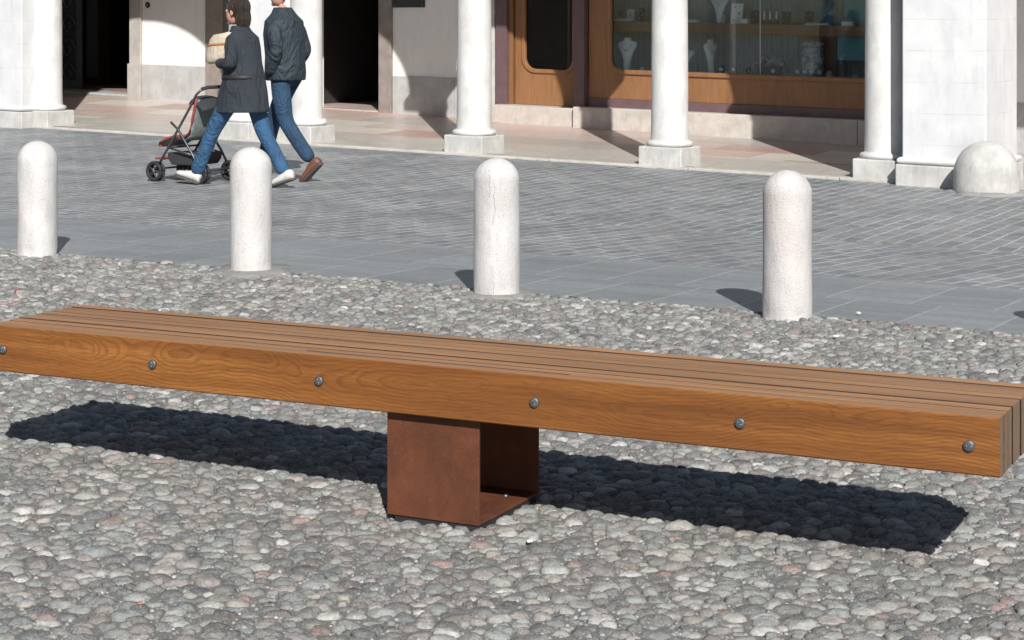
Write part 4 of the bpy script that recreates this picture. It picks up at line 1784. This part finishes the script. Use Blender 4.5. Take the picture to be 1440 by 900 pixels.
def head_parts(c, k=1.0):
    """head facing -x, continuous with the neck once fused"""
    x, y, z = c
    ps = [ellipsoid((x + 0.010*k, y, z + 0.025*k), (0.098*k, 0.077*k, 0.095*k)),      # skull
          ellipsoid((x - 0.028*k, y, z - 0.035*k), (0.066*k, 0.062*k, 0.082*k)),      # face and jaw
          ellipsoid((x - 0.100*k, y, z - 0.018*k), (0.016*k, 0.013*k, 0.024*k), 12),  # nose
          ellipsoid((x - 0.084*k, y, z - 0.064*k), (0.013*k, 0.024*k, 0.010*k), 12),  # lips
          ellipsoid((x - 0.072*k, y, z - 0.098*k), (0.020*k, 0.026*k, 0.018*k), 12)]  # chin
    for sg in (-1, 1):
        ps.append(ellipsoid((x + 0.008*k, y + sg*0.078*k, z - 0.012*k), (0.018*k, 0.010*k, 0.030*k), 12))
    return ps


def eyes(c, parent, k=1.0):
    x, y, z = c
    M_ew, M_ei = plain('eye_white', (0.7, 0.68, 0.65), 0.3), plain('iris_brown', (0.05, 0.03, 0.02), 0.2)
    for sg in (-1, 1):
        mbw, mbi = MB(), MB()
        mbw.lathe([(0.004, -0.008), (0.012, 0), (0.004, 0.008)], (x - 0.079*k, y + sg*0.031*k, z + 0.004*k), 12)
        mbi.lathe([(0.003, -0.006), (0.006, 0), (0.003, 0.006)], (x - 0.0865*k, y + sg*0.031*k, z + 0.004*k), 10)
        e = obj('eye', mbw, M_ew, parent)
        obj('iris', mbi, M_ei, e)


def zg_at(P):
    dx, dy = P[0] - OX, P[1] - OY
    s, n = dx*ES[0] + dy*ES[1], dx*EN[0] + dy*EN[1]
    return street_z(s, n)


def person_at(px, D):
    X = (px - CX)/F*D
    return (X, D, zg_at((X, D)))


def cloth(name, col, rough=0.9, sc_=7.0, depth=0.035, stretch=(1, 1, 0.55)):
    m, nt, b = new_mat(name)
    g = N(nt)
    v = g.mapping(g.objco(), scale=stretch)
    fold = g.noise(v, sc_, 3, 0.5, 1.6)
    fine = g.noise(g.objco(), 120, 3, 0.6)
    ridge = g.math('ABSOLUTE', g.math('SUBTRACT', fold, 0.5))
    c = g.ramp(fine, [(0.3, tuple(x*0.8 for x in col)), (0.7, tuple(x*1.25 for x in col))])
    c = g.mix(g.ramp(g.noise(g.objco(), 5, 3), [(0.4, 0.0), (0.7, 0.5)]), c, tuple(min(1, x*1.6) for x in col))
    g.put(b.inputs['Base Color'], c)
    b.inputs['Roughness'].default_value = rough
    g.put(b.inputs['Normal'], g.bump(ridge, 1.0, depth))
    return m


M_hair = cloth('dark_hair', (0.030, 0.018, 0.011), 0.6, 38.0, 0.05, (1, 1, 0.12))
M_denim = cloth('blue_denim', (0.026, 0.080, 0.160), 0.85, 8.0, 0.05, (1, 1, 0.8))
M_denim2 = cloth('dark_denim', (0.017, 0.048, 0.095), 0.85, 8.0, 0.05, (1, 1, 0.8))
M_coat = cloth('charcoal_coat', (0.022, 0.028, 0.036), 0.9, 5.0, 0.08, (1.2, 1.2, 0.4))
M_jacket = cloth('navy_jacket', (0.018, 0.029, 0.038), 0.7, 6.0, 0.08, (1, 1, 0.6))
M_whiteshoe = plain('white_leather', (0.62, 0.60, 0.56), 0.5)
M_brownshoe = plain('brown_leather', (0.16, 0.07, 0.05), 0.5)
M_sole = plain('shoe_sole', (0.09, 0.085, 0.08), 0.8)

# ---- woman in the dark coat, walking to the left
wo = thing('person', 'walking woman in a dark knee-length coat and blue jeans, holding a cream bag', 'person', person_at(344, 15.62), R(-30))
hipz = 0.84
leg_n = (('hipN', (-0.01, -0.085, hipz, 0.085)), ('kneeN', (-0.26, -0.10, 0.475, 0.055)), ('ankN', (-0.47, -0.11, 0.105, 0.036)))
leg_f = (('hipF', (0.01, 0.085, hipz, 0.085)), ('kneeF', (0.13, 0.085, 0.46, 0.055)), ('ankF', (0.36, 0.08, 0.125, 0.036)))
J = {'pel': (0, 0, 0.90, 0.10), 'wai': (-0.01, 0, 1.03, 0.095), 'che': (-0.03, 0, 1.19, 0.105), 'nb': (-0.045, 0, 1.315, 0.055), 'nk': (-0.06, 0, 1.385, 0.046),
     'shN': (-0.03, -0.135, 1.255, 0.036), 'elN': (0.035, -0.225, 1.03, 0.038), 'wrN': (-0.165, -0.16, 1.045, 0.027),
     'shF': (-0.03, 0.135, 1.255, 0.036), 'elF': (-0.10, 0.20, 1.01, 0.038), 'wrF': (-0.30, 0.12, 0.885, 0.027)}
J.update(dict(leg_n))
J.update(dict(leg_f))
Ed = [('pel', 'wai'), ('wai', 'che'), ('che', 'nb'), ('nb', 'nk'), ('che', 'shN'), ('shN', 'elN'), ('elN', 'wrN'), ('che', 'shF'), ('shF', 'elF'), ('elF', 'wrF'),
      ('pel', 'hipN'), ('hipN', 'kneeN'), ('kneeN', 'ankN'), ('pel', 'hipF'), ('hipF', 'kneeF'), ('kneeF', 'ankF')]
hc = (-0.085, 0, 1.482)
parts = [skin_shape({k_: (*v[:3], v[3]*0.86) for k_, v in J.items()}, Ed, 'pel')] + head_parts(hc)
parts += hand(J['wrN'][:3], (-0.9, 0.35, 0.1), (0, -1, 0), (0, 0.1, 1)) + hand(J['wrF'][:3], (-0.8, -0.2, -0.5), (-0.4, 0, 0.9), (0, -1, 0))
link('body', fuse(parts, 0.0052, 2), M_skin, wo)
eyes(hc, wo)
# jeans
JJ = {'pel': (0, 0, 0.84, 0.085)}
JJ.update({'hipN': (-0.01, -0.075, hipz - 0.03, 0.088), 'thN': (-0.13, -0.095, 0.665, 0.088), 'kneeN': (-0.255, -0.10, 0.475, 0.070), 'caN': (-0.345, -0.105, 0.29, 0.066), 'ankN': (-0.440, -0.11, 0.085, 0.068),
           'hipF': (0.01, 0.075, hipz - 0.03, 0.088), 'thF': (0.07, 0.085, 0.655, 0.088), 'kneeF': (0.13, 0.085, 0.46, 0.070), 'caF': (0.245, 0.083, 0.30, 0.064), 'ankF': (0.372, 0.08, 0.105, 0.064)})
link('jeans', fuse([skin_shape(JJ, [('pel', 'hipN'), ('hipN', 'thN'), ('thN', 'kneeN'), ('kneeN', 'caN'), ('caN', 'ankN'), ('pel', 'hipF'), ('hipF', 'thF'), ('thF', 'kneeF'), ('kneeF', 'caF'), ('caF', 'ankF')], 'pel')], 0.010, 2), M_denim, wo)
# coat: flared body + sleeves
mb = MB()
mb.loft([ring_at((-0.035, 0.0, 0.63), 0.255, 0.205), ring_at((-0.03, 0, 0.66), 0.25, 0.20), ring_at((-0.015, 0, 0.80), 0.215, 0.19), ring_at((-0.005, 0, 0.93), 0.175, 0.18), ring_at((-0.01, 0, 1.05), 0.150, 0.165),
         ring_at((-0.03, 0, 1.18), 0.150, 0.175), ring_at((-0.03, 0, 1.26), 0.130, 0.165), ring_at((-0.04, 0, 1.315), 0.085, 0.105), ring_at((-0.05, 0, 1.36), 0.072, 0.075)])
sl = []
for q in 'NF':
    jj = {'s': (*J['sh' + q][:3], 0.076), 'm': tuple((Vector(J['sh' + q][:3]) + Vector(J['el' + q][:3]))/2) + (0.062,), 'e': (*J['el' + q][:3], 0.058), 'w': (*J['wr' + q][:3], 0.045)}
    sl.append(skin_shape(jj, [('s', 'm'), ('m', 'e'), ('e', 'w')], 's'))
link('coat', fuse([mb.mesh('c')] + sl, 0.010, 4), M_coat, wo)
mb = MB()
mb.loft([ring_at((-0.012 + hc[0]*0, 0, 0.905), 0.186, 0.186), ring_at((-0.012, 0, 0.945), 0.180, 0.184)])
obj('belt', mb, M_black, wo)
# hair
mb = ellipsoid((hc[0] + 0.026, 0, hc[2] + 0.032), (0.105, 0.092, 0.102))
h2 = ellipsoid((hc[0] + 0.070, 0, hc[2] - 0.06), (0.060, 0.080, 0.12))
link('hair', fuse([mb, h2], 0.009, 2), M_hair, wo)
shoe((-0.452, -0.11, 0.100), 0.0, R(14), 0.255, M_whiteshoe, M_sole, wo)
shoe((0.372, 0.08, 0.118), 0.0, R(-18), 0.255, M_whiteshoe, M_sole, wo)
# bag hugged to the chest
bg = wo.matrix_basis
bag_loc = Matrix.Translation(wo.location) @ Matrix.Rotation(R(-30), 4, 'Z') @ Vector((-0.20, -0.09, 1.065))
bag = thing('carried_bag', 'cream bag with an orange band hugged against the dark coat', 'bag', tuple(bag_loc), R(-30))
M_cream = cloth('cream_canvas', (0.48, 0.41, 0.32), 0.85, 6.0, 0.02, (1, 1, 0.8))
M_orange = plain('orange_band', (0.45, 0.19, 0.075), 0.7)
mb = MB()
rings = []
for z, k_ in ((-0.02, 0.70), (0.0, 0.95), (0.05, 1.06), (0.13, 1.03), (0.19, 0.98), (0.225, 0.8), (0.23, 0.3)):
    rings.append([(0.135*k_*math.copysign(abs(math.cos(a))**0.7, math.cos(a)) + 0.25*z, 0.07*k_*math.sin(a), z + 0.10*0.135*math.cos(a)) for a in [2*math.pi*q/24 for q in range(24)]])
mb.loft(rings)
obj('body', mb, M_cream, bag)
for z in (0.125,):
    mb = MB()
    mb.loft([[(0.142*math.copysign(abs(math.cos(a))**0.7, math.cos(a))*kk + 0.25*zz, 0.0745*kk*math.sin(a), zz + 0.10*0.135*math.cos(a)) for a in [2*math.pi*q/24 for q in range(24)]] for zz, kk in ((z, 1.0), (z + 0.022, 1.0))])
    obj('band', mb, M_orange, bag)

# ---- man in the dark jacket behind her
ma = thing('person', 'walking man in a dark navy jacket, dark jeans and brown shoes', 'person', person_at(402, 16.35), R(-30))
hipz = 0.93
J = {'pel': (0, 0, 0.97, 0.115), 'wai': (-0.01, 0, 1.10, 0.11), 'che': (-0.02, 0, 1.32, 0.125), 'nb': (-0.03, 0, 1.475, 0.062), 'nk': (-0.04, 0, 1.55, 0.054),
     'shN': (-0.02, -0.165, 1.385, 0.042), 'elN': (0.08, -0.235, 1.14, 0.045), 'wrN': (-0.03, -0.21, 0.93, 0.030),
     'shF': (-0.02, 0.165, 1.385, 0.042), 'elF': (0.05, 0.235, 1.13, 0.045), 'wrF': (-0.10, 0.21, 0.94, 0.030),
     'hipN': (0.0, -0.095, hipz, 0.095), 'kneeN': (0.065, -0.10, 0.52, 0.062), 'ankN': (0.345, -0.10, 0.185, 0.042),
     'hipF': (-0.01, 0.095, hipz, 0.095), 'kneeF': (-0.21, 0.10, 0.53, 0.062), 'ankF': (-0.33, 0.10, 0.10, 0.042)}
hc = (-0.055, 0, 1.655)
parts = [skin_shape({k_: (*v[:3], v[3]*0.86) for k_, v in J.items()}, Ed, 'pel')] + head_parts(hc, 1.08)
parts += hand(J['wrN'][:3], (-0.3, 0, -0.95), (0, -1, 0), (-1, 0, 0.2)) + hand(J['wrF'][:3], (-0.3, 0, -0.95), (0, 1, 0), (-1, 0, 0.2))
link('body', fuse(parts, 0.0055, 2), M_skin, ma)
eyes(hc, ma, 1.08)
JJ = {'pel': (0, 0, 0.93, 0.095), 'hipN': (0.0, -0.085, hipz - 0.05, 0.098), 'thN': (0.03, -0.10, 0.72, 0.092), 'kneeN': (0.07, -0.10, 0.52, 0.075), 'caN': (0.20, -0.10, 0.355, 0.070), 'ankN': (0.355, -0.10, 0.175, 0.066),
      'hipF': (-0.01, 0.085, hipz - 0.05, 0.098), 'thF': (-0.11, 0.10, 0.73, 0.092), 'kneeF': (-0.205, 0.10, 0.53, 0.075), 'caF': (-0.275, 0.10, 0.31, 0.070), 'ankF': (-0.32, 0.10, 0.115, 0.066)}
link('jeans', fuse([skin_shape(JJ, [('pel', 'hipN'), ('hipN', 'thN'), ('thN', 'kneeN'), ('kneeN', 'caN'), ('caN', 'ankN'), ('pel', 'hipF'), ('hipF', 'thF'), ('thF', 'kneeF'), ('kneeF', 'caF'), ('caF', 'ankF')], 'pel')], 0.010, 2), M_denim2, ma)
mb = MB()
mb.loft([ring_at((-0.005, 0, 0.875), 0.168, 0.20), ring_at((-0.005, 0, 0.95), 0.172, 0.205), ring_at((-0.01, 0, 1.10), 0.165, 0.195), ring_at((-0.02, 0, 1.28), 0.170, 0.21), ring_at((-0.02, 0, 1.40), 0.150, 0.205),
         ring_at((-0.025, 0, 1.465), 0.10, 0.13), ring_at((-0.035, 0, 1.52), 0.078, 0.085)])
sl = []
for q in 'NF':
    jj = {'s': (*J['sh' + q][:3], 0.088), 'm': tuple((Vector(J['sh' + q][:3]) + Vector(J['el' + q][:3]))/2) + (0.070,), 'e': (*J['el' + q][:3], 0.064), 'w': (*J['wr' + q][:3], 0.048)}
    sl.append(skin_shape(jj, [('s', 'm'), ('m', 'e'), ('e', 'w')], 's'))
link('jacket', fuse([mb.mesh('c')] + sl, 0.010, 4), M_jacket, ma)
mb = ellipsoid((hc[0] + 0.022, 0, hc[2] + 0.045), (0.108, 0.090, 0.092))
link('hair', fuse([mb], 0.010, 1), M_hair, ma)
shoe((0.365, -0.10, 0.165), 0.0, R(-42), 0.285, M_brownshoe, M_sole, ma)
shoe((-0.335, 0.10, 0.075), 0.0, R(6), 0.285, M_brownshoe, M_sole, ma)

# ------------------------------------------------------------------ pushchair
pc_ = person_at(278, 16.05)
pu = thing('pushchair', 'folding pushchair with grey seat and red trim pushed ahead of the woman', 'pushchair', pc_, R(-30))
M_frame = plain('grey_tube', (0.10, 0.10, 0.11), 0.4, 0.6)
M_fab = plain('grey_fabric', (0.16, 0.19, 0.19), 0.85, 0, 0.3, 25, 0.2)
M_darkfab = plain('black_fabric', (0.03, 0.032, 0.036), 0.85)
M_red = plain('red_trim', (0.26, 0.05, 0.045), 0.7)
mb = MB()
for y in (-0.20, 0.20):
    mb.tube([(-0.30, y, 0.10), (-0.16, y, 0.30), (0.06, y, 0.62), (0.15, y, 0.76), (0.21, y, 0.81)], 0.011, 8)
    mb.tube([(0.20, y, 0.10), (0.10, y, 0.26), (-0.05, y, 0.46), (-0.13, y, 0.52)], 0.011, 8)
    mb.tube([(-0.16, y, 0.30), (0.12, y, 0.24)], 0.008, 8)
for p_ in ((-0.16, 0.30), (0.12, 0.24), (-0.30, 0.11), (0.20, 0.11)):
    mb.tube([(p_[0], -0.20, p_[1]), (p_[0], 0.20, p_[1])], 0.009, 8)
obj('frame', mb, M_frame, pu)
mb = MB()
mb.tube([(0.21, -0.20, 0.81), (0.235, -0.15, 0.825), (0.235, 0.15, 0.825), (0.21, 0.20, 0.81)], 0.016, 10)
obj('handle', mb, M_darkfab, pu)
for x in (-0.30, 0.20):
    for y in (-0.20, 0.20):
        mb = MB()
        for dy in (-0.022, 0.022):
            rings = []
            for k_ in range(25):
                a = 2*math.pi*k_/24
                rings.append([(x + (0.072 + 0.016*math.cos(b_))*math.cos(a), y + dy + 0.013*math.sin(b_), 0.092 + (0.072 + 0.016*math.cos(b_))*math.sin(a)) for b_ in [2*math.pi*q/8 for q in range(8)]])
            mb.loft(rings)
        wl = obj('wheel', mb, M_rubber, pu)
        mb = MB()
        for dy in (-0.022, 0.022):
            for k_ in range(5):
                a = 2*math.pi*k_/5
                mb.tube([(x, y + dy, 0.092), (x + 0.062*math.cos(a), y + dy, 0.092 + 0.062*math.sin(a))], 0.006, 6)
        mb.tube([(x, y - 0.04, 0.092), (x, y + 0.04, 0.092)], 0.014, 10)
        obj('hub', mb, M_frame, wl)
prof = [(-0.27, 0.30), (-0.20, 0.34), (-0.10, 0.37), (0.0, 0.36), (0.06, 0.40), (0.09, 0.50), (0.12, 0.62), (0.14, 0.70)]
mb = MB()
rings = []
for i, (x, z) in enumerate(prof):
    dx, dz = (-0.012, 0.012) if i > 3 else (0.0, 0.02)
    rings.append([(x, -0.18, z + 0.03), (x + 0.008, -0.15, z), (x + 0.008, 0.15, z), (x, 0.18, z + 0.03), (x + dx, 0.15, z + dz + 0.018), (x + dx, -0.15, z + dz + 0.018)])
mb.loft(rings)
st_ = obj('seat', mb, M_fab, pu, bevel=0.0)
mb = MB()
for y in (-0.182, 0.182):
    mb.tube([(x, y, z + 0.032) for x, z in prof], 0.012, 8)
mb.tube([(-0.275, -0.18, 0.315), (-0.275, 0.18, 0.315)], 0.013, 8)
obj('trim', mb, M_red, st_)
mb = MB()
rings = []
for k_ in range(9):
    a = R(-8 + 62*k_/8)
    rr_ = 0.25
    cx_, cz_ = 0.10, 0.52
    row = []
    for q in range(13):
        y = -0.19 + 0.38*q/12
        arch = math.sqrt(max(0.0, 1 - (y/0.20)**2))*0.10
        row.append((cx_ + (0.13 + arch)*math.sin(a) - 0.02 + 0.0*y, y, cz_ + (0.13 + arch)*math.cos(a)))
    rings.append(row)
vs = [q for r_ in rings for q in r_]
fs = [(i*13 + j, i*13 + j + 1, (i + 1)*13 + j + 1, (i + 1)*13 + j) for i in range(8) for j in range(12)]
mb.add(vs, fs, True)
ho = obj('hood', mb, M_darkfab, pu)
sm_ = ho.modifiers.new('thick', 'SOLIDIFY')
sm_.thickness = 0.008
mb = MB()
mb.loft([[(x + sx*0.5*w_, sy*0.17, z) for sx, sy in ((-1, -1), (1, -1), (1, 1), (-1, 1))] for z, w_, x in ((0.15, 0.24, -0.03), (0.20, 0.32, -0.03), (0.255, 0.34, -0.03))], False)
obj('basket', mb, M_darkfab, pu, bevel=0.01)
mb = MB()
mb.box((-0.36, -0.15, 0.19), (-0.22, 0.15, 0.205))
obj('footrest', mb, M_red, pu, bevel=0.005)

# ------------------------------------------------------------------ small litter
M_paper = plain('white_paper', (0.75, 0.74, 0.72), 0.8)


def litter(name, label, px, py, mat, sz, seed):
    D = F*EYE/(py - HY)
    X = (px - CX)/F*D
    rr = random.Random(seed)
    bm = bmesh.new()
    bmesh.ops.create_icosphere(bm, subdivisions=2, radius=sz)
    for v in bm.verts:
        v.co *= 1 + rr.uniform(-0.35, 0.25)
        v.co.z *= 0.45
    me = bpy.data.meshes.new(name)
    bm.to_mesh(me)
    bm.free()
    tag(link(name, me, mat, None, (X, D, 0.010), rr.uniform(0, 3)), label, 'litter')


litter('paper_scrap', 'tiny crumpled red paper scrap on the pebbles at the far left', 23, 411, plain('red_paper', (0.5, 0.06, 0.07), 0.7), 0.012, 1)
litter('orange_peel', 'tiny bit of orange peel among the front pebbles', 197, 855, plain('orange_peel', (0.62, 0.20, 0.04), 0.7), 0.007, 2)
litter('paper_scrap', 'small white paper scrap on the pebbles behind the right half of the bench', 1176, 476, M_paper, 0.014, 3)
litter('paper_scrap', 'small white paper scrap on the slabs right of the largest bollard', 1207, 443, M_paper, 0.012, 4)
litter('paper_scrap', 'tiny white scrap on the front pebbles below the steel foot', 745, 766, M_paper, 0.009, 5)
